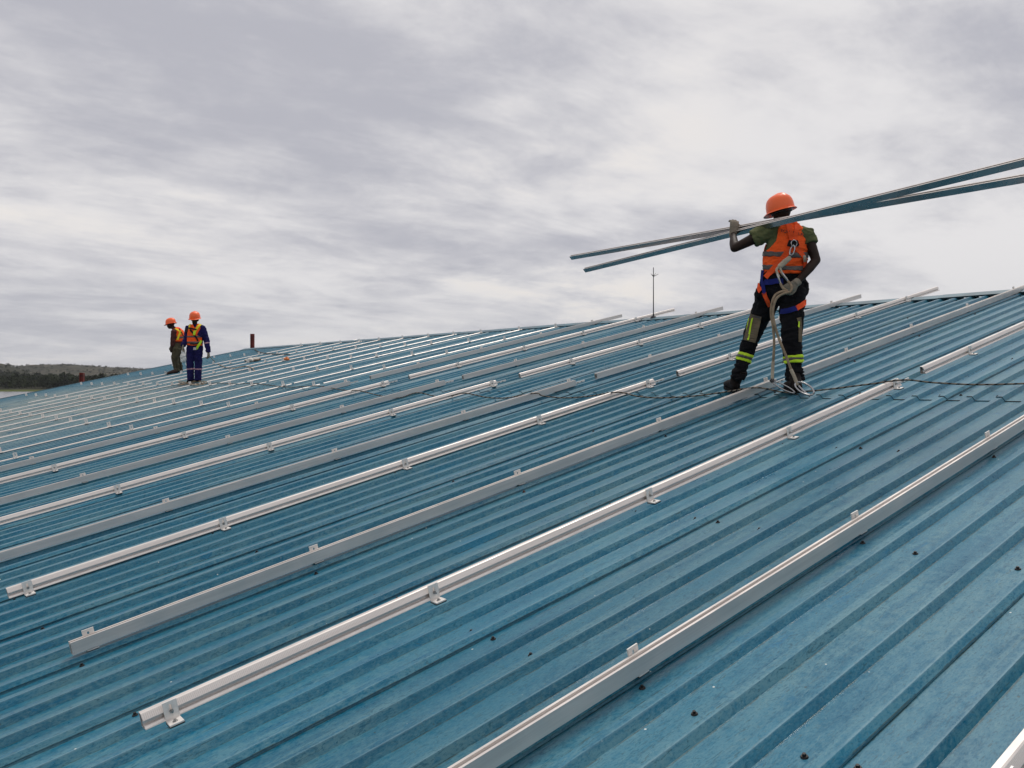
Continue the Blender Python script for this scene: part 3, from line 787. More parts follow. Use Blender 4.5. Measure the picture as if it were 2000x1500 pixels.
def ribbon(name, pix, width, bvhs, mat, parent, origin, off=0.006, thick=0.004, view=CAM, sub=6, taper=None):
    """a strap laid over the clothing along a line of sight path"""
    path = catmull([Vector((p[0], p[1], 0)) for p in pix], sub); hits = []
    for p in path:
        d = ray(p.x, p.y); best = None
        for b in bvhs:
            h_ = b.ray_cast(view, d)
            if h_[0] is not None and (best is None or h_[3] < best[3]): best = h_
        if best and (not hits or (best[0]-hits[-1][0]).length < 0.12): hits.append((best[0], best[1]))
    if len(hits) < 2: return None
    P = [h_[0] for h_ in hits]; Nn = [h_[1] for h_ in hits]
    for _ in range(3):
        P = [P[0]]+[(P[i-1]+P[i]*2+P[i+1])/4 for i in range(1, len(P)-1)]+[P[-1]]
        Nn = [Nn[0]]+[(Nn[i-1]+Nn[i]*2+Nn[i+1]).normalized() for i in range(1, len(Nn)-1)]+[Nn[-1]]
    v_, f_ = [], []
    for i in range(len(P)):
        d = (P[min(i+1, len(P)-1)]-P[max(i-1, 0)]).normalized(); c_ = Nn[i].cross(d).normalized()
        wd = width if taper is None else width*(1+(taper-1)*i/(len(P)-1))
        a_ = P[i]+Nn[i]*off
        v_ += [a_-c_*wd/2-origin, a_+c_*wd/2-origin, a_+c_*wd/2+Nn[i]*thick-origin, a_-c_*wd/2+Nn[i]*thick-origin]
    for i in range(len(P)-1):
        for k in range(4):
            f_.append((i*4+k, i*4+(k+1) % 4, (i+1)*4+(k+1) % 4, (i+1)*4+k))
    f_ += [(3, 2, 1, 0), tuple(range(len(v_)-4, len(v_)))]
    me = mesh_from(name, v_, f_, mat); return obj(name, me, parent)
def frame(fwd, up):
    z = Vector(up).normalized(); y = Vector(fwd); y = (y-z*y.dot(z)).normalized(); x = y.cross(z)
    return Matrix(((x.x, y.x, z.x), (x.y, y.y, z.y), (x.z, y.z, z.z)))
def helmet(parent, origin, c, fwd, up, sc=1.0, seg=28):
    """hard hat: ribbed shell, all-round brim drawn out into a peak"""
    M3 = frame(fwd, up); v_, f_ = [], []
    prof = [(1.00, 0.0), (1.0, 0.02), (0.985, 0.05), (0.93, 0.085), (0.82, 0.115), (0.63, 0.138), (0.40, 0.151), (0.18, 0.157)]
    for (k, z) in prof:
        for i in range(seg):
            t = 2*math.pi*i/seg
            x, y = 0.122*k*math.cos(t), 0.146*k*math.sin(t)
            rid_ = 0.008*max(0.0, 1-abs(x)/0.028)*(1 if z > 0.08 else 0)
            v_.append(Vector((x, y, z+rid_))*sc)
    v_.append(Vector((0, 0, 0.168))*sc); n_ = len(prof)
    for j in range(n_-1):
        for i in range(seg): f_.append((j*seg+i, j*seg+(i+1) % seg, (j+1)*seg+(i+1) % seg, (j+1)*seg+i))
    for i in range(seg): f_.append(((n_-1)*seg+i, (n_-1)*seg+(i+1) % seg, n_*seg))
    b0 = len(v_)
    for k_, dz in ((1, -0.006), (0.97, -0.004)):           # inner skin so the brim has thickness
        pass
    sh = mesh_from('shell', [c-origin+M3 @ p for p in v_], f_, MATS['helmet_orange'], True)
    root = obj('helmet', sh, parent)
    v_, f_ = [], []
    for i in range(seg):
        t = 2*math.pi*i/seg; s_ = math.sin(t)
        ext = 0.014+0.040*max(0, s_)**2.2+0.010*max(0, -s_)**2
        x, y = 0.122*math.cos(t), 0.146*math.sin(t); l_ = math.hypot(x, y)
        for kx, z in ((0.97, 0.006), (1+ext/l_, -0.010-0.012*max(0, s_)), (1+ext/l_, -0.014-0.012*max(0, s_)), (0.97, -0.002)):
            v_.append(Vector((x*kx, y*kx, z))*sc)
    for i in range(seg):
        j = (i+1) % seg
        for k in range(4): f_.append((i*4+k, j*4+k, j*4+(k+1) % 4, i*4+(k+1) % 4))
    obj('brim', mesh_from('brim', [c-origin+M3 @ p for p in v_], f_, MATS['helmet_orange'], True), root)
    return root
def head_shapes(mb, c, fwd, up, sc=1.0):
    """skull, jaw, nose, ears, brow: c is the centre of the skull"""
    M3 = frame(fwd, up)
    q = lambda x, y, z: c+M3 @ (Vector((x, y, z))*sc)
    mb.ellipsoid(q(0, -0.012, 0.022), .076*sc, .096*sc, .094*sc, M3)
    mb.ellipsoid(q(0, 0.028, -0.052), .058*sc, .066*sc, .066*sc, M3)
    mb.ellipsoid(q(0, 0.062, -0.088), .030*sc, .026*sc, .024*sc, M3)
    mb.tube([q(0, 0.082, 0.012), q(0, 0.100, -0.020), q(0, 0.096, -0.036)], [.010*sc, .015*sc, .018*sc], 8, round_ends=True)
    mb.tube([q(-.024, .088, -.062), q(0, .096, -.060), q(.024, .088, -.062)], .011*sc, 8, round_ends=True)
    mb.tube([q(-.05, .074, .020), q(0, .086, .024), q(.05, .074, .020)], .013*sc, 8, round_ends=True)
    for sx in (-1, 1): mb.ellipsoid(q(sx*.080, -.004, -.012), .012*sc, .022*sc, .034*sc, M3)
def eyes(parent, origin, c, fwd, up, sc=1.0):
    M3 = frame(fwd, up)
    for sx in (-1, 1):
        m = MB(); m.ellipsoid(c+M3 @ (Vector((sx*.031, .079, .006))*sc), .012*sc, .008*sc, .007*sc, M3, 8, 6); m.build('eye', MATS['lens_dark'], parent, True, origin)
def hand(mb, wrist, palm_dir, back_n, side, curl, sc=1.0, spread=0.004):
    """glove or hand: palm, four unequal bent fingers and a thumb off the side. side: +1 / -1 thumb side along palm_dir x back_n"""
    d = Vector(palm_dir).normalized(); n_ = Vector(back_n); n_ = (n_-d*n_.dot(d)).normalized(); s_ = d.cross(n_)*side
    q = lambda a, b, c_: wrist+(d*a+s_*b+n_*c_)*sc
    mb.tube([q(-.03, 0, 0), q(.02, 0, 0), q(.06, .002, 0), q(.092, 0, -.002)], [.030*sc, .036*sc, .043*sc, .040*sc], 10, [.022*sc, .018*sc, .017*sc, .014*sc], n_, round_ends=True)
    lens = [.068, .078, .072, .056]
    for k in range(4):
        b = (.030-.020*k); a0 = .088-(0.004 if k in (0, 3) else 0)
        p = [q(a0-.01, b, 0)]; ang = 0.15; pos = Vector((a0, b, 0)); L = lens[k]
        for seg_, fr in enumerate((.42, .32, .26)):
            ang += curl*(0.75 if seg_ == 0 else 1.0)
            pos = pos+Vector((math.cos(ang)*L*fr, (b*0.06)*fr+spread*(1.5-k)*.3, -math.sin(ang)*L*fr)); p.append(q(*pos))
        mb.tube(p, [.0105*sc, .0105*sc, .0098*sc, .0088*sc], 8, round_ends=True)
    mb.tube([q(.020, .028, -.004), q(.046, .050, -.014), q(.072, .058, -.024), q(.092, .052, -.034)], [.015*sc, .0125*sc, .0115*sc, .0095*sc], 8, round_ends=True)
def boot(mb_up, mb_so, heel, toe, up, ankle, w_=0.046):
    """work boot: upper with rounded toe cap and shaft, welted sole with heel block"""
    d = toe-heel; L = d.length; d = d.normalized(); up = Vector(up).normalized(); s_ = d.cross(up).normalized()
    q = lambda a, b, c_: heel+d*(a*L)+s_*b+up*c_
    mb_up.tube([q(.10, 0, .055), q(.35, 0, .060), q(.62, 0, .056), q(.88, 0, .046)], [w_*.85, w_*.86, w_*1.02, w_*.92], 12, [.052, .056, .044, .036], up, round_ends=True)
    mb_up.tube([q(.20, 0, .07), ankle*0.6+q(.24, 0, .09)*0.4, ankle+(ankle-q(.2, 0, .07)).normalized()*0.05], [w_*1.02, w_*1.05, w_*1.12], 12, round_ends=False)
    pts = [(-.02, -.75), (.0, -.9), (.25, -.85), (.6, -1.05), (.85, -1.0), (1.0, -.55), (1.03, 0), (1.0, .55), (.85, 1.0), (.6, 1.05), (.25, .85), (0, .9), (-.02, .75)]
    ring = [q(a, b*w_, 0.0) for a, b in pts]; n_ = len(ring)
    mb_so.add(ring+[p+up*0.026 for p in ring], [tuple(range(n_))[::-1], tuple(range(n_, 2*n_))]+[(i, (i+1) % n_, n_+(i+1) % n_, n_+i) for i in range(n_)])

# ---------------------------------------------------------------- worker carrying the rails (seen from behind)
def z1(x, y, Z): return at(1350+x/3.409, 360+y/3.409, Z)
def p1(x, y): return (1350+x/3.409, 360+y/3.409)
UP = Vector((0, 0, 1))
lheel, ltoe = rp(6.69, 4.965, 0.002), rp(6.865, 5.205, 0.002)
rheel, rtoe = rp(6.655, 4.285, 0.002), rp(6.825, 4.515, 0.002)
org1 = (lheel+rheel)/2
W1 = empty('person', org1); tag(W1, 'worker in orange vest and black trousers carrying rails across the roof', 'person')
pel, waist, chest, uch, neck = z1(604, 700, 8.03), z1(622, 585, 8.02), z1(632, 440, 8.00), z1(640, 330, 8.00), z1(622, 262, 8.01)
headc = z1(598, 190, 8.03)
lh, lk, la = z1(528, 745, 8.10), z1(402, 1010, 8.20), z1(322, 1262, 8.20)
rh, rk, ra = z1(672, 745, 7.97), z1(668, 1010, 7.86), z1(688, 1262, 7.83)
lsh, lel, lwr = z1(505, 318, 8.00), z1(288, 425, 8.05), z1(279, 334, 8.25)
rsh, rel, rwr = z1(770, 345, 7.97), z1(832, 505, 7.90), z1(704, 655, 7.80)
torso_up = Vector((0, 1, 0.0))
# body: one continuous skin
mb = MB()
mb.tube([pel, waist, chest, uch, neck], [.15, .135, .15, .155, .07], 16, [.10, .09, .10, .09, .06], torso_up, round_ends=True)
mb.tube([neck-UP*.03, headc-UP*.03], [.062, .058], 12, round_ends=True)
hf = Vector((-0.35, 0.92, -0.10)); hup = Vector((-0.20, 0.02, 1))
head_shapes(mb, headc, hf, hup, 1.02)
for a_, b_, c_ in ((lsh, lel, lwr), (rsh, rel, rwr)):
    m_ = (a_+b_)/2; n_ = b_*.65+c_*.35
    mb.tube([uch*.45+a_*.55, a_, m_, b_], [.055, .058, .052, .041], 12, round_ends=True)
    mb.tube([b_, n_, c_], [.041, .044, .029], 12, round_ends=True)
for a_, b_, c_ in ((lh, lk, la), (rh, rk, ra)):
    mb.tube([pel*.4+a_*.6, a_*.5+b_*.5, b_, b_*.6+c_*.4, c_], [.085, .078, .055, .055, .04], 12, round_ends=True)
body_me = remesh('body', mb, 0.011, 4)
give('body', body_me, MATS['skin_dark'], W1, org1)
# shirt
mb = MB()
mb.tube([waist-UP*.02, z1(625, 500, 8.01), chest, uch, z1(630, 285, 8.01)], [.185, .188, .190, .178, .10], 18, [.122, .125, .132, .115, .075], torso_up, round_ends=False)
lslv, rslv = lsh*.56+lel*.44, rsh*.66+rel*.34
mb.tube([uch*.5+lsh*.5, lsh, lslv], [.092, .090, .078], 14, round_ends=False)
mb.tube([uch*.5+rsh*.5, rsh, rslv], [.088, .085, .074], 14, round_ends=False)
shirt_me = remesh('shirt', mb, 0.009, 4, 0.016, (9, 9, 13), 2)
shirt_raw = shirt_me.copy(); b_shirt = bvh_of(shirt_raw)
give('shirt', shirt_me, MATS['shirt_olive'], W1, org1)
# trousers
mb = MB()
mb.tube([z1(622, 560, 8.02), z1(612, 640, 8.02), z1(606, 730, 8.03), z1(606, 800, 8.03)], [.178, .208, .222, .17], 18, [.125, .145, .150, .12], torso_up, round_ends=False)
def leg(pts, rr): mb.tube(pts, rr, 14, round_ends=False)
leg([lh+UP*.06, lh*.62+lk*.38, lk, lk*.55+la*.45, la+UP*.02, z1(312, 1300, 8.20)], [.122, .108, .080, .070, .062, .068])
leg([rh+UP*.06, rh*.62+rk*.38, rk, rk*.55+ra*.45, ra+UP*.02, z1(692, 1302, 7.83)], [.122, .112, .090, .084, .075, .079])
mb.ellipsoid(z1(452, 730, 8.06), .040, .06, .06); mb.ellipsoid(z1(755, 690, 7.98), .035, .06, .075)       # bulging side pockets
hem = min(la.z, ra.z)
tr_me = remesh('trousers', mb, 0.009, 3, 0.017, (8, 8, 16), 5, lambda p: 0.8+1.3*max(0, min(1, (org1.z+0.42-p.z)/0.3)))
tr_raw = tr_me.copy(); b_tr = bvh_of(tr_raw)
give('trousers', tr_me, MATS['trouser_black'], W1, org1)
# boots
for h_, t_, a_ in ((lheel, ltoe, la), (rheel, rtoe, ra)):
    mu, ms = MB(), MB(); boot(mu, ms, h_, t_, Nv, a_, 0.052)
    bm_ = remesh('boot', mu, 0.009, 3); bo_ = give('boot', bm_, MATS['boot_leather'], W1, org1)
    ms.build('sole', MATS['boot_sole'], bo_, origin=org1)
# gloves
mb = MB(); hand(mb, z1(278, 322, 8.255), (z1(290, 252, 8.265)-z1(278, 322, 8.255)), Vector((0.1, -1, 0.1)), 1, 0.62, 1.1)
mb.tube([lwr+(lwr-lel).normalized()*.005, lwr+(lwr-lel).normalized()*.035], [.037, .036], 12)
give('glove', remesh('glove', mb, 0.006, 3), MATS['glove_grey'], W1, org1)
mb = MB(); hd = (z1(628, 700, 7.77)-rwr); hand(mb, rwr+hd.normalized()*.01, hd, Vector((0.25, -1, 0.35)), -1, 0.75, 1.05)
mb.tube([rwr-(rwr-rel).normalized()*.02, rwr+hd.normalized()*.03], [.039, .036], 12)
give('glove', remesh('glove', mb, 0.006, 3), MATS['glove_grey'], W1, org1)
# vest: cut from the torso, armholes left open
vl = [(-50, 545), (250, 583), (330, 577), (380, 566), (420, 530), (455, 484), (600, 470), (900, 470)]
vr_ = [(-50, 690), (250, 700), (300, 752), (345, 790), (400, 778), (450, 772), (600, 782), (900, 782)]
def interp(tab, y):
    for (y0, x0), (y1, x1) in zip(tab, tab[1:]):
        if y0 <= y <= y1: return x0+(x1-x0)*(y-y0)/(y1-y0)
    return tab[-1][1]
def zoomxy(p, sx=1350, sy=360, k=3.409):
    d = p-CAM; return ((CXP+FPX*d.x/d.y-sx)*k, (CYP-FPX*d.z/d.y-sy)*k)
def vest_pred(c_, n_):
    x, y = zoomxy(c_)
    if y > 592 or y < 246: return False
    if n_.y > 0.3 and y > 400: return True
    return interp(vl, y) < x < interp(vr_, y)
# loose torso block for the vest
mb = MB()
mb.tube([z1(622, 600, 8.02), z1(624, 520, 8.01), chest, uch, z1(640, 292, 8.0), z1(636, 255, 8.0)], [.199, .200, .197, .188, .150, .085], 20, [.140, .140, .145, .130, .108, .080], torso_up, round_ends=False)
vest_b = remesh('vestblock', mb, 0.0085, 4, 0.015, (7, 7, 12), 9)
vest = shell('vest', vest_b, vest_pred, 0.004, MATS['vest_orange'], W1, org1)
b_vest = bvh_of(vest_b)
for (ya, yb) in ((451, 482), (540, 571)):
    shell('reflective_tape', vest_b, lambda c_, n_: vest_pred(c_, n_) and ya+(zoomxy(c_)[0]-620)*0.03 < zoomxy(c_)[1] < yb+(zoomxy(c_)[0]-620)*0.03, 0.010, MATS['grey_tape'], vest, org1, 0.003)
def decal_text(s, x0, y0, x1, y1, bv, mat, parent, origin, hgt):
    cu = bpy.data.curves.new('lettering', 'FONT'); cu.body = s; cu.size = 1.0; cu.resolution_u = 3
    to = bpy.data.objects.new('lettering_raw', cu); col.objects.link(to)
    dg = bpy.context.evaluated_depsgraph_get(); dg.update()
    me = bpy.data.meshes.new_from_object(to.evaluated_get(dg)); bpy.data.objects.remove(to)
    xs = [v_.co.x for v_ in me.vertices]; w_ = max(xs)-min(xs)
    bm = bmesh.new(); bm.from_mesh(me)
    for v_ in bm.verts:
        u = (v_.co.x-min(xs))/w_; px_, py_ = x0+(x1-x0)*u, y0+(y1-y0)*u-v_.co.y*hgt
        h_ = bv.ray_cast(CAM, ray(*p1(px_, py_)))
        v_.co = (h_[0]-ray(*p1(px_, py_))*0.012-origin) if h_[0] is not None else Vector((0, 0, 0))
    m2 = bpy.data.meshes.new('lettering'); bm.to_mesh(m2); bm.free(); m2.materials.append(mat)
    return obj('lettering', m2, parent)
decal_text('EQUA', 598, 316, 678, 330, b_vest, MATS['ink_dark'], vest, org1, 27)
decal_text('SOLAR', 676, 329, 764, 346, b_vest, MATS['ink_dark'], vest, org1, 27)
# harness
har = empty('harness', parent=W1)
allb = [b_vest, b_tr, b_shirt]
def strap(pts, wd, mat, off=0.010, taper=None): return ribbon('strap', [p1(*q) for q in pts], wd, allb, MATS[mat], har, org1, off, taper=taper)
strap([(640, 248), (655, 310), (672, 378)], .048, 'strap_orange')
strap([(704, 262), (695, 320), (680, 378)], .044, 'strap_orange')
strap([(660, 420), (600, 505), (540, 575), (498, 622)], .050, 'strap_orange', 0.012)
strap([(694, 420), (722, 458), (744, 490), (752, 560)], .044, 'strap_orange', 0.012)
strap([(742, 476), (748, 510)], .034, 'pouch_beige', 0.017)
strap([(484, 572), (478, 640), (492, 724)], .036, 'strap_blue', 0.014)
strap([(488, 655), (540, 650), (610, 645)], .050, 'strap_blue', 0.012)
strap([(490, 722), (512, 770), (526, 812)], .044, 'strap_orange', 0.014)
strap([(452, 668), (455, 690), (468, 712)], .050, 'strap_orange', 0.010)
strap([(600, 850), (650, 841), (702, 826)], .046, 'strap_blue', 0.012)
strap([(698, 826), (740, 800), (768, 762)], .046, 'strap_orange', 0.012)
m = MB(); pc = b_vest.ray_cast(CAM, ray(*p1(675, 395)))[0]-Vector((0, .022, 0))
m.prism([(pc.x-.055, pc.z-.02), (pc.x-.04, pc.z+.028), (pc.x+.04, pc.z+.028), (pc.x+.055, pc.z-.02), (pc.x+.035, pc.z-.03), (pc.x-.035, pc.z-.03)], 0, 0.01, 2)
m.v = [Vector((p.x, pc.y+p.z, p.y)) for p in m.v]
m.build('dorsal_plate', MATS['strap_black'], har, origin=org1)
dr = pc+Vector((0, -.016, -.005))
m = MB(); m.tube([dr+Vector((math.cos(t)*.026, 0, math.sin(t)*.030)) for t in [6.283*i/16 for i in range(17)]], .005, 6); m.build('dorsal_ring', MATS['steel_shiny'], har, True, org1)
# helmet, goggle strap
hel = helmet(W1, org1, headc+hup.normalized()*0.022, hf, hup, 0.97)
m = MB(); M3 = frame(hf, hup)
for i in range(24):
    pass
ring = [headc+M3 @ Vector((math.cos(t)*.086, math.sin(t)*.106-.012, .010)) for t in [6.283*i/28 for i in range(29)]]
m.tube(ring, .004, 8, .016, hup); m.build('goggle_strap', MATS['lens_dark'], W1, True, org1)
m = MB(); c0 = headc+M3 @ Vector((.045, -.112, .020))
m.ellipsoid(c0, .034, .010, .014, M3); m.build('ratchet', MATS['goggle_grey'], hel, True, org1)
# stripes and patches on the trousers
strap_t = lambda nm, pts, wd, mat, off: ribbon(nm, [p1(*q) for q in pts], wd, [b_tr], MATS[mat], W1, org1, off, 0.003)
strap_t('knee_patch', [(432, 872), (415, 950), (388, 1042)], .115, 'patch_khaki', 0.006)
strap_t('hivis_stripe', [(391, 893), (378, 960), (364, 1030)], .018, 'strap_lime', 0.010)
strap_t('hivis_stripe', [(410, 895), (396, 960), (380, 1036)], .016, 'strap_lime', 0.010)
strap_t('pocket_flap', [(398, 872), (430, 880), (466, 892)], .034, 'grey_tape', 0.011)
strap_t('knee_patch', [(716, 885), (722, 960), (722, 1050)], .045, 'patch_khaki', 0.006)
strap_t('hivis_stripe', [(712, 915), (711, 955)], .016, 'strap_lime', 0.010)
def leg_band(axis_a, axis_b, f0, f1, mat, off):
    d = axis_b-axis_a
    def pr(c_, n_):
        k = (c_-axis_a).dot(d)/d.length_squared
        q_ = axis_a+d*k
        return f0 < k < f1 and (c_-q_).length < 0.15
    return shell('hivis_band', tr_raw, pr, off, MATS[mat], W1, org1, 0.003)
for a_, b_, fr in ((lk, la, (.47, .54, .60, .67)), (rk, ra, (.53, .595, .655, .72))):
    leg_band(a_, b_, fr[0], fr[1], 'strap_lime', 0.004); leg_band(a_, b_, fr[1], fr[2], 'grey_tape', 0.004); leg_band(a_, b_, fr[2], fr[3], 'strap_lime', 0.004)

# ---------------------------------------------------------------- his lanyard
lan = empty('lanyard', org1); tag(lan, 'beige safety lanyard hanging from the harness to steel hooks by the feet', 'lanyard')
def lt(name, pts, r, mat, seg=8, sub=8):
    m = MB(); m.tube(catmull(pts, sub), r, seg); return m.build(name, MATS[mat], lan, True, org1)
def link_ring(c, a, b, la_, lb_, r, name='karabiner', par=None):
    """oval steel link in the plane of a, b"""
    a, b = Vector(a).normalized(), Vector(b); b = (b-a*b.dot(a)).normalized()
    pts = [c+a*math.cos(t)*la_+b*math.sin(t)*lb_ for t in [6.283*i/20 for i in range(21)]]
    m = MB(); m.tube(pts, r, 8); return m.build(name, MATS['steel_shiny'], par or lan, True, org1)
zb = 7.78
link_ring(z1(672, 440, 7.80), z1(660, 480, 7.79)-z1(680, 415, 7.81), (1, 0, 0), .05, .018, .006)
m = MB(); m.tube([z1(655, 490, zb-.01), z1(620, 520, zb-.02), z1(588, 548, zb-.02)], [.020, .026, .022], 12, [.014, .016, .014], (0, 1, 0), round_ends=True); m.build('shock_pack', MATS['pouch_beige'], lan, True, org1)
lt('webbing', [z1(578, 552, 7.76), z1(568, 575, 7.75), z1(586, 620, 7.74)], .011, 'pouch_beige')
lt('webbing', [z1(590, 552, 7.76), z1(604, 590, 7.75), z1(636, 632, 7.74)], .011, 'pouch_beige')
for a_, b_ in (((572, 595), (594, 660)), ((606, 590), (644, 645))):
    lt('hook', [z1(*a_, 7.745), z1((a_[0]+b_[0])/2, (a_[1]+b_[1])/2, 7.735), z1(*b_, 7.735)], .009, 'steel_shiny')
lt('rope', [z1(594, 660, 7.73), z1(610, 690, 7.715), z1(640, 712, 7.70), z1(600, 715, 7.70), z1(560, 738, 7.70), z1(538, 790, 7.70), z1(532, 860, 7.70), z1(546, 960, 7.70), z1(552, 1060, 7.72), z1(546, 1190, 7.74)], .0115, 'rope_beige', sub=10)
lt('rope', [z1(644, 645, 7.735), z1(668, 680, 7.71), z1(660, 715, 7.69), z1(610, 730, 7.68), z1(568, 760, 7.68), z1(545, 830, 7.68), z1(552, 920, 7.68), z1(585, 1030, 7.68), z1(630, 1140, 7.66), z1(668, 1240, 7.64)], .0115, 'rope_beige', sub=10)
lt('rope_sleeve', [z1(546, 1180, 7.74), z1(542, 1240, 7.74), z1(540, 1298, 7.74)], .015, 'pouch_beige')
lt('rope_sleeve', [z1(664, 1232, 7.64), z1(688, 1285, 7.63), z1(708, 1338, 7.62)], .016, 'pouch_beige')
lt('eye_bolt', [z1(528, 1300, 7.73), z1(540, 1314, 7.72), z1(552, 1304, 7.73)], .014, 'dark_steel')
ka, kb = z1(540, 1312, 7.72), z1(690, 1388, 7.62)
link_ring((ka+kb)/2, kb-ka, (0, .3, 1), (kb-ka).length/2, .020, .0065)
ka, kb = z1(695, 1325, 7.62), z1(815, 1395, 7.52)
link_ring((ka+kb)/2, kb-ka, (.3, .2, 1), (kb-ka).length/2, .042, .0085)
lt('gate', [z1(712, 1338, 7.62), z1(745, 1372, 7.58), z1(790, 1412, 7.53)], .008, 'steel_shiny')

# ---------------------------------------------------------------- worker in navy coveralls, facing the camera
ZP = 20.5
def z2(x, y, Z=ZP): return at(280+x/7.5, 580+y/7.5, Z)
def p2_(x, y): return (280+x/7.5, 580+y/7.5)
fl_, fr_ = on_roof(*p2_(690, 1268)), on_roof(*p2_(805, 1262))
org2 = (fl_+fr_)/2; ZP = org2.y
W2 = empty('person', org2); tag(W2, 'worker in navy coveralls and orange vest standing far up the roof', 'person')
UPt = Vector((0, 1, 0))
headc2 = z2(755, 330); hf2 = Vector((-.05, -1, -.28)); hup2 = Vector((0, -.2, 1))
sh = {1: z2(672, 440), 2: z2(862, 448)}; el_ = {1: z2(628, 620), 2: z2(928, 640)}; wr = {1: z2(582, 715, ZP-.05), 2: z2(952, 812)}
hp = {1: z2(700, 740), 2: z2(805, 740)}; kn = {1: z2(684, 960), 2: z2(806, 960)}; an = {1: z2(692, 1190), 2: z2(800, 1195)}
mb = MB(); mb.tube([z2(755, 720), z2(755, 600), z2(765, 480), z2(757, 410)], [.14, .13, .15, .06], 12, [.09, .09, .10, .05], UPt, round_ends=True)
mb.tube([z2(757, 430), z2(755, 370)], .055, 10, round_ends=True); head_shapes(mb, headc2, hf2, hup2, 1.0)
for i in (1, 2):
    mb.tube([sh[i], el_[i], wr[i]], [.05, .04, .028], 10, round_ends=True); mb.tube([hp[i], kn[i], an[i]], [.08, .055, .04], 10, round_ends=True)
hand(mb, wr[1], (-.1, -.1, -1), (-1, -.4, 0), 1, .5); hand(mb, wr[2], (.1, -.1, -1), (1, -.3, 0), -1, .5)
give('body', remesh('body', mb, 0.013, 3), MATS['skin_dark'], W2, org2)
eyes(W2, org2, headc2, hf2, hup2)
mb = MB()
mb.tube([z2(757, 405), z2(765, 450), z2(762, 540), z2(757, 640), z2(752, 740), z2(750, 800)], [.075, .175, .185, .180, .190, .17], 16, [.07, .11, .13, .125, .135, .11], UPt)
for i in (1, 2):
    mb.tube([sh[i]*.8+z2(765, 470)*.2, sh[i], el_[i], wr[i]], [.085, .085, .068, .058], 12)
    mb.tube([hp[i], kn[i], an[i], an[i]-UP*.045], [.110, .086, .076, .082], 12)
cov = remesh('coveralls', mb, 0.012, 4, 0.016, (7, 7, 13), 3); cov_raw = cov.copy(); b_cov = bvh_of(cov_raw)
cov_o = give('coveralls', cov, MATS['coverall_navy'], W2, org2)
def band2(f0, f1, pts_):
    for (a_, b_) in pts_:
        d = b_-a_
        shell('reflective_band', cov_raw, lambda c_, n_: f0 < (c_-a_).dot(d)/d.length_squared < f1 and (c_-(a_+d*((c_-a_).dot(d)/d.length_squared))).length < .14, 0.004, MATS['pink_tape'], cov_o, org2, 0.003)
band2(.38, .46, [(kn[1], an[1]), (kn[2], an[2])]); band2(.16, .26, [(el_[2], wr[2])])
for (h0, t0) in (((735, 1240), (600, 1286)), ((800, 1235), (822, 1272))):
    a_, b_ = on_roof(*p2_(*h0)), on_roof(*p2_(*t0)); b_ = a_+(b_-a_).normalized()*.29
    i = 1 if h0[0] < 780 else 2
    mu, ms = MB(), MB(); boot(mu, ms, a_+Nv*.002, b_+Nv*.002, Nv, an[i])
    bo_ = give('boot', remesh('boot', mu, 0.012, 2), MATS['boot_leather'], W2, org2); ms.build('sole', MATS['boot_sole'], bo_, origin=org2)
mb = MB(); mb.tube([z2(757, 400), z2(765, 448), z2(760, 540), z2(752, 640), z2(748, 712)], [.09, .180, .196, .196, .20], 16, [.085, .125, .146, .145, .15], UPt)
vb2 = remesh('vestblock', mb, 0.012, 4, 0.012, (7, 7, 12), 4); b_v2 = bvh_of(vb2)
tabL = [(-50, 700), (400, 690), (440, 668), (520, 648), (620, 640), (900, 640)]; tabR = [(-50, 830), (392, 830), (430, 872), (470, 830), (560, 782), (590, 858), (900, 868)]
def pv2(c_, n_):
    x, y = zoomxy(c_, 280, 580, 7.5)
    if y > 712 or y < 392: return False
    if n_.y < 0.2 and y < 460 and abs(x-757) < (460-y)*0.55: return False       # open V neck
    return interp(tabL, y) < x < interp(tabR, y) if n_.y < 0.4 else 650 < x < 870
vest2 = shell('vest', vb2, pv2, 0.004, MATS['vest_orange'], W2, org2)
for ya, yb in ((568, 592), (652, 682)):
    shell('reflective_tape', vb2, lambda c_, n_: pv2(c_, n_) and ya < zoomxy(c_, 280, 580, 7.5)[1] < yb, 0.010, MATS['grey_tape'], vest2, org2, 0.003)
har2 = empty('harness', parent=W2)
def strap2(pts, wd, mat, off=0.012): return ribbon('strap', [p2_(*q) for q in pts], wd, [b_v2, b_cov], MATS[mat], har2, org2, off)
strap2([(848, 402), (800, 440), (760, 500), (748, 545)], .055, 'strap_yellow'); strap2([(752, 500), (745, 555)], .05, 'strap_lime', 0.018)
strap2([(690, 398), (680, 440), (672, 470)], .045, 'strap_yellow'); strap2([(665, 455), (730, 470), (780, 480)], .035, 'strap_black', .016)
strap2([(690, 480), (740, 540), (800, 640)], .040, 'strap_black', .016); strap2([(690, 688), (760, 692), (840, 660)], .03, 'strap_black', .014)
strap2([(842, 640), (815, 690), (770, 760)], .052, 'strap_lime', .024)
m = MB(); c_ = b_cov.ray_cast(CAM, ray(*p2_(762, 758)))[0]-Vector((0, .03, 0)); m.box(c_-Vector((.035, .006, .03)), c_+Vector((.035, .006, .03))); m.build('buckle', MATS['steel_shiny'], har2, origin=org2)
for i, sx in ((1, 1), (2, -1)):
    mb = MB(); hand(mb, wr[i], (-.1*sx, -.1, -1), (-1*sx, -.4, 0), sx, .5, 1.08); give('glove', remesh('glove', mb, 0.008, 2), MATS['glove_grey'], W2, org2)
helmet(W2, org2, headc2+Vector((0, 0, .035)), hf2, hup2, 1.0)
m = MB(); m.tube([z2(640, 470, ZP-.12), z2(632, 510, ZP-.14)], .028, 8, round_ends=True); m.tube([z2(622, 462, ZP-.12), z2(640, 500, ZP-.13)], .012, 6); m.build('radio', MATS['strap_black'], har2, origin=org2)

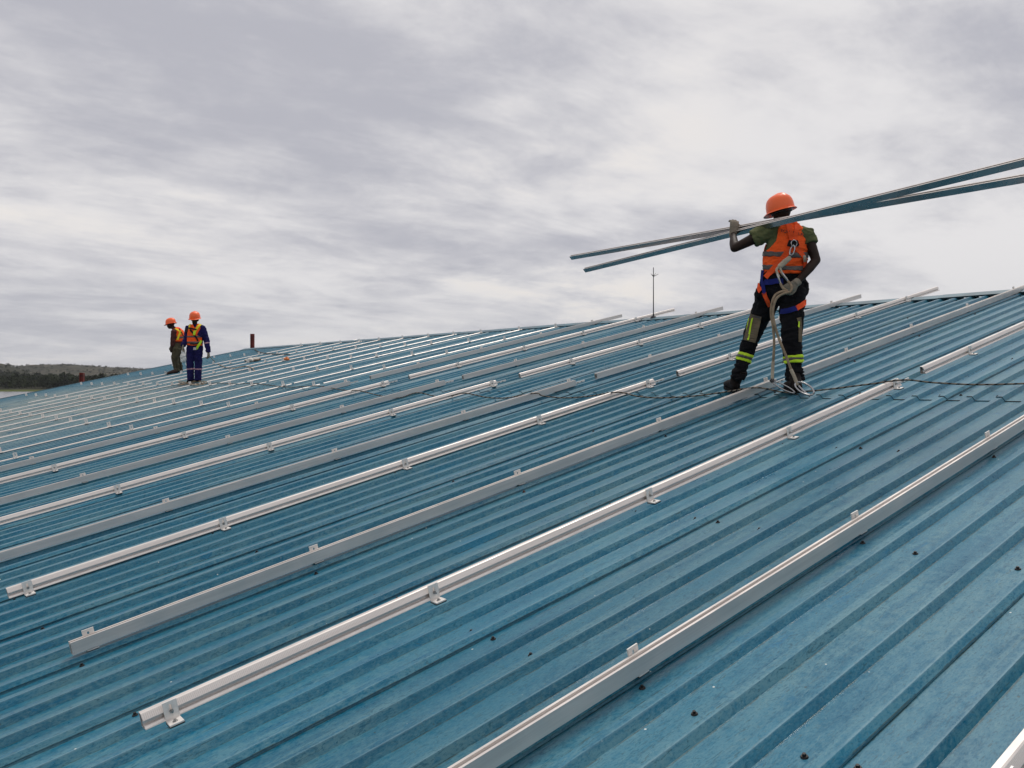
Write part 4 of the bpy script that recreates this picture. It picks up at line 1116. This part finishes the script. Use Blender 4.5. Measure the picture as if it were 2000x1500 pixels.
# ---------------------------------------------------------------- worker leaning forward behind, in profile to the left
fa, fb = on_roof(*p2_(398, 1132)), on_roof(*p2_(560, 1092))
Q0 = (fa+fb)/2; ZQ = Q0.y
def z3(x, y, d=0.0): return at(280+x/7.5, 580+y/7.5, ZQ+d)
org3 = Q0.copy()
W3 = empty('person', org3); tag(W3, 'worker in profile with khaki trousers and orange vest, leaning forward behind the navy worker', 'person')
LF = Vector((-1, -.12, 0)); AX = Vector((0, 1, 0))
headc3 = z3(402, 405); hf3 = Vector((-1, -.15, -.22)); hup3 = Vector((-.2, 0, 1))
sh3 = {1: z3(450, 505, -.19), 2: z3(470, 500, .19)}; el3 = {1: z3(432, 640, -.22), 2: z3(445, 640, .22)}; wr3 = {1: z3(420, 750, -.19), 2: z3(430, 750, .19)}
hp3 = {1: z3(492, 745, -.10), 2: z3(510, 745, .10)}; kn3 = {1: z3(462, 890, -.11), 2: z3(510, 890, .10)}; an3 = {1: z3(490, 1060, -.10), 2: z3(532, 1050, .11)}
mb = MB(); mb.tube([z3(505, 720), z3(520, 620), z3(495, 520), z3(445, 455)], [.13, .13, .15, .06], 12, [.10, .10, .11, .06], LF, round_ends=True)
mb.tube([z3(450, 470), z3(415, 430)], .055, 10, round_ends=True); head_shapes(mb, headc3, hf3, hup3, 1.04)
for i in (1, 2):
    mb.tube([sh3[i], el3[i], wr3[i]], [.055, .044, .03], 10, round_ends=True); mb.tube([hp3[i], kn3[i], an3[i]], [.08, .055, .04], 10, round_ends=True)
    hand(mb, wr3[i], (-.2, 0, -1), (0, -1 if i == 1 else 1, 0), 1 if i == 1 else -1, .5)
give('body', remesh('body', mb, 0.014, 3), MATS['skin_dark'], W3, org3); eyes(W3, org3, headc3, hf3, hup3, 1.04)
mb = MB(); mb.tube([z3(510, 700), z3(522, 620), z3(498, 520), z3(455, 462)], [.17, .175, .185, .09], 14, [.13, .135, .14, .08], LF)
for i in (1, 2): mb.tube([sh3[i]*.8+z3(490, 510)*.2, sh3[i], el3[i], el3[i]*.25+wr3[i]*.75], [.085, .085, .070, .056], 12)
shm = remesh('shirt', mb, .014, 4, .014, (7, 7, 12), 6); give('shirt', shm, MATS['shirt_maroon'], W3, org3)
mb = MB(); mb.tube([z3(508, 670), z3(500, 730), z3(497, 800)], [.175, .195, .17], 14, [.135, .15, .13], LF)
for i in (1, 2): mb.tube([hp3[i], kn3[i], an3[i], an3[i]-UP*.05], [.125, .105, .085, .09], 12)
mb.ellipsoid(z3(425, 760, -.12), .09, .07, .12)
trm = remesh('trousers', mb, .014, 4, .018, (7, 7, 14), 7); give('trousers', trm, MATS['trouser_khaki'], W3, org3)
for i, (h0, t0) in ((1, ((505, 1112), (398, 1132))), (2, ((560, 1088), (470, 1105)))):
    a_, b_ = on_roof(*p2_(*h0)), on_roof(*p2_(*t0)); b_ = a_+(b_-a_).normalized()*.30
    mu, ms = MB(), MB(); boot(mu, ms, a_+Nv*.002, b_+Nv*.002, Nv, an3[i]); bo_ = give('boot', remesh('boot', mu, .013, 2), MATS['boot_brown'], W3, org3); ms.build('sole', MATS['boot_sole'], bo_, origin=org3)
mb = MB(); mb.tube([z3(512, 690), z3(524, 610), z3(505, 520), z3(470, 468)], [.182, .19, .20, .12], 16, [.15, .155, .16, .10], LF)
vb3 = remesh('vestblock', mb, .013, 4, .014, (7, 7, 12), 8); b_v3 = bvh_of(vb3)
def pv3(c_, n_):
    x, y = zoomxy(c_, 280, 580, 7.5)
    if y > 650: return False
    if abs(n_.y) > .55: return x > 470+(y-470)*.15 or y > 590
    return True
vest3 = shell('vest', vb3, pv3, .010, MATS['vest_orange'], W3, org3)
shell('reflective_tape', vb3, lambda c_, n_: pv3(c_, n_) and 580 < zoomxy(c_, 280, 580, 7.5)[1] < 606, .016, MATS['grey_tape'], vest3, org3, .003)
har3 = empty('harness', parent=W3)
def strap3(pts, wd, mat, off=.020): return ribbon('strap', [p2_(*q) for q in pts], wd, [b_v3], MATS[mat], har3, org3, off)
strap3([(470, 470), (520, 500), (555, 540)], .05, 'strap_yellow'); strap3([(540, 500), (520, 560), (500, 630)], .055, 'strap_yellow', .026); strap3([(520, 470), (560, 545), (590, 600)], .035, 'strap_black', .028)
helmet(W3, org3, headc3+Vector((0.005, 0, .035)), hf3, hup3, 1.02)
bag = tag(give('plastic_bag', remesh('plastic_bag', MB().tube([z3(592, 745, -.3), z3(590, 800, -.3), z3(592, 870, -.3), z3(590, 930, -.3)], [.02, .06, .10, .08], 12, [.02, .05, .08, .07], UPt, round_ends=True), .012, 2, .03, (12, 12, 12), 3), simple('bag_white', (0.62, 0.62, 0.60), 0.5), None, Vector((0, 0, 0))), 'white plastic bag hanging beside the navy worker\'s leg', 'bag')

# ================================================================== ROPES AND LOOSE THINGS
def rope_mat(name, c1, c2, sc):
    m = NT(name); uv = m.n('ShaderNodeTexCoord').outputs['UV']
    wv_ = m.n('ShaderNodeTexWave'); m.l(uv, wv_.inputs['Vector']); wv_.inputs['Scale'].default_value = sc; wv_.bands_direction = 'DIAGONAL'; wv_.inputs['Distortion'].default_value = 1.2
    k = m.rng(wv_.outputs[1], 0.60, 0.80)
    m.out(m.mix(k, c1, c2), 0.9, 0, 0.1); m.bump(wv_.outputs[1], 0.6, 0.004)
    return m.m
rope_mat('rope_flecked', (0.21, 0.18, 0.145), (0.02, 0.017, 0.017), 9.0)
def rope(name, pts, r, mat, parent=None, sub=10, seg=7, label=None, cat='rope'):
    path = catmull(pts, sub); m = MB(); m.tube(path, r, seg); me = m.mesh(name, MATS[mat], True)
    uvl = me.uv_layers.new(name='UVMap'); L = [0.0]
    for a_, b_ in zip(path, path[1:]): L.append(L[-1]+(b_-a_).length)
    for lp in me.loops:
        i = lp.vertex_index
        uvl.data[lp.index].uv = (L[min(i//seg, len(L)-1)], (i % seg)/seg*0.06)
    o = obj(name, me, parent)
    if label: tag(o, label, cat)
    return o
# lifeline along the sheets: draped over each rail, sagging to the sheets between
lp_ = [(2120, 741, .045), (2000, 749, .03), (1900, 751, .02), (1820, 747, .05), (1766, 742, .10), (1700, 750, .07), (1620, 760, .03), (1578, 764, .02), (1530, 766, .02), (1478, 757, .084),
       (1420, 765, .03), (1360, 773, .015), (1290, 777, .012), (1245, 774, .04), (1205, 766, .082), (1150, 774, .02), (1100, 777, .015), (1060, 773, .05), (1045, 768, .084), (990, 777, .015), (950, 776, .03), (908, 768, .082),
       (880, 773, .03), (850, 774, .02), (815, 767, .084), (780, 777, .015), (748, 774, .02), (700, 763, .084), (670, 762, .03), (620, 754, .05), (560, 756, .02), (500, 749, .02), (462, 750, .05), (430, 748, .02), (390, 749, .02), (372, 748, .02)]
rope('lifeline_rope', [on_roof(x, y, n_) for x, y, n_ in lp_], 0.0072, 'rope_flecked', sub=6, label='flecked safety rope draped across the rails from right edge to far workers')
# the navy worker's own line and coils on the sheets
rope('safety_line', [z2(952, 850, ZP-.05)]+[on_roof(*p2_(x, y), .03) for x, y in ((1040, 940), (1130, 1000), (1220, 1035), (1330, 1040))]+[on_roof(478, 715, .03), on_roof(492, 719, .03), on_roof(497, 724, .02)], 0.011, 'rope_beige', sub=8,
     label='beige safety line running from the navy worker\'s hand to the sheets')
rope('wall_rope', [on_roof(497, 682, .03), on_roof(508, 688, .03), on_roof(530, 691, .03), on_roof(566, 692, .03)], 0.014, 'rope_flecked', sub=8, label='short dark rope lying below the red post at the ridge end')
simple('rag_white', (0.58, 0.55, 0.50), 0.9, 0, 0.25, 12)
simple('rag_brown', (0.16, 0.12, 0.09), 0.9, 0, 0.3, 12)
simple('orange_plastic', (0.55, 0.15, 0.03), 0.6, 0, 0.3, 8)
def heap(name, px, py, w_, d_, h_, mat, label, cat, seed, n_=9):
    r2 = random.Random(seed); c_ = on_roof(px, py, 0.0); m = MB()
    for i in range(n_):
        a_ = r2.uniform(0, 6.28); q = c_+Rv*math.cos(a_)*w_*r2.random()+Tv*math.sin(a_)*d_*r2.random()+Nv*h_*r2.uniform(.15, .45)
        m.ellipsoid(q, w_*r2.uniform(.3, .5), d_*r2.uniform(.3, .5), h_*r2.uniform(.3, .55), None, 8, 6)
    return tag(give(name, remesh(name, m, .016, 2, .03, (9, 9, 9), seed), MATS[mat], None, Vector((0, 0, 0))), label, cat)
heap('rag_pile', 487, 707, .22, .34, .13, 'rag_white', 'pale crumpled sheeting heaped on the far sheets', 'rags', 3)
heap('cable_heap', 505, 705, .12, .16, .08, 'rag_brown', 'brown tangle beside the pale sheeting on the far sheets', 'cable', 5, 5)
heap('orange_pouch', 561, 704, .10, .13, .11, 'orange_plastic', 'small orange pouch lying between the far rails', 'pouch', 8, 5)
r3 = random.Random(4); q = []
for i in range(15):
    x = 376+32*math.sin(i*1.3)*r3.uniform(.6, 1); y = 748+4.5*math.cos(i*1.9)
    q.append(on_roof(x, y, .02+.02*r3.random()))
rope('coiled_rope', q, 0.007, 'rope_beige', sub=8, seg=5, label='loose coils of beige rope around the navy worker\'s feet')

# ---- air between the camera and the far hills
hz = MB(); hz.box((-GR-60, -GR-60, -1.6), (GR+60, GR+60, 165))
hb = bpy.data.materials.new('haze_air'); hb.use_nodes = True; nt = hb.node_tree; nt.nodes.clear()
pv_ = nt.nodes.new('ShaderNodeVolumePrincipled'); pv_.inputs['Color'].default_value = (0.86, 0.88, 0.95, 1); pv_.inputs['Density'].default_value = 0.000035; pv_.inputs['Anisotropy'].default_value = 0.2
ou = nt.nodes.new('ShaderNodeOutputMaterial'); nt.links.new(pv_.outputs[0], ou.inputs['Volume'])
tag(hz.build('haze', hb), kind='stuff')
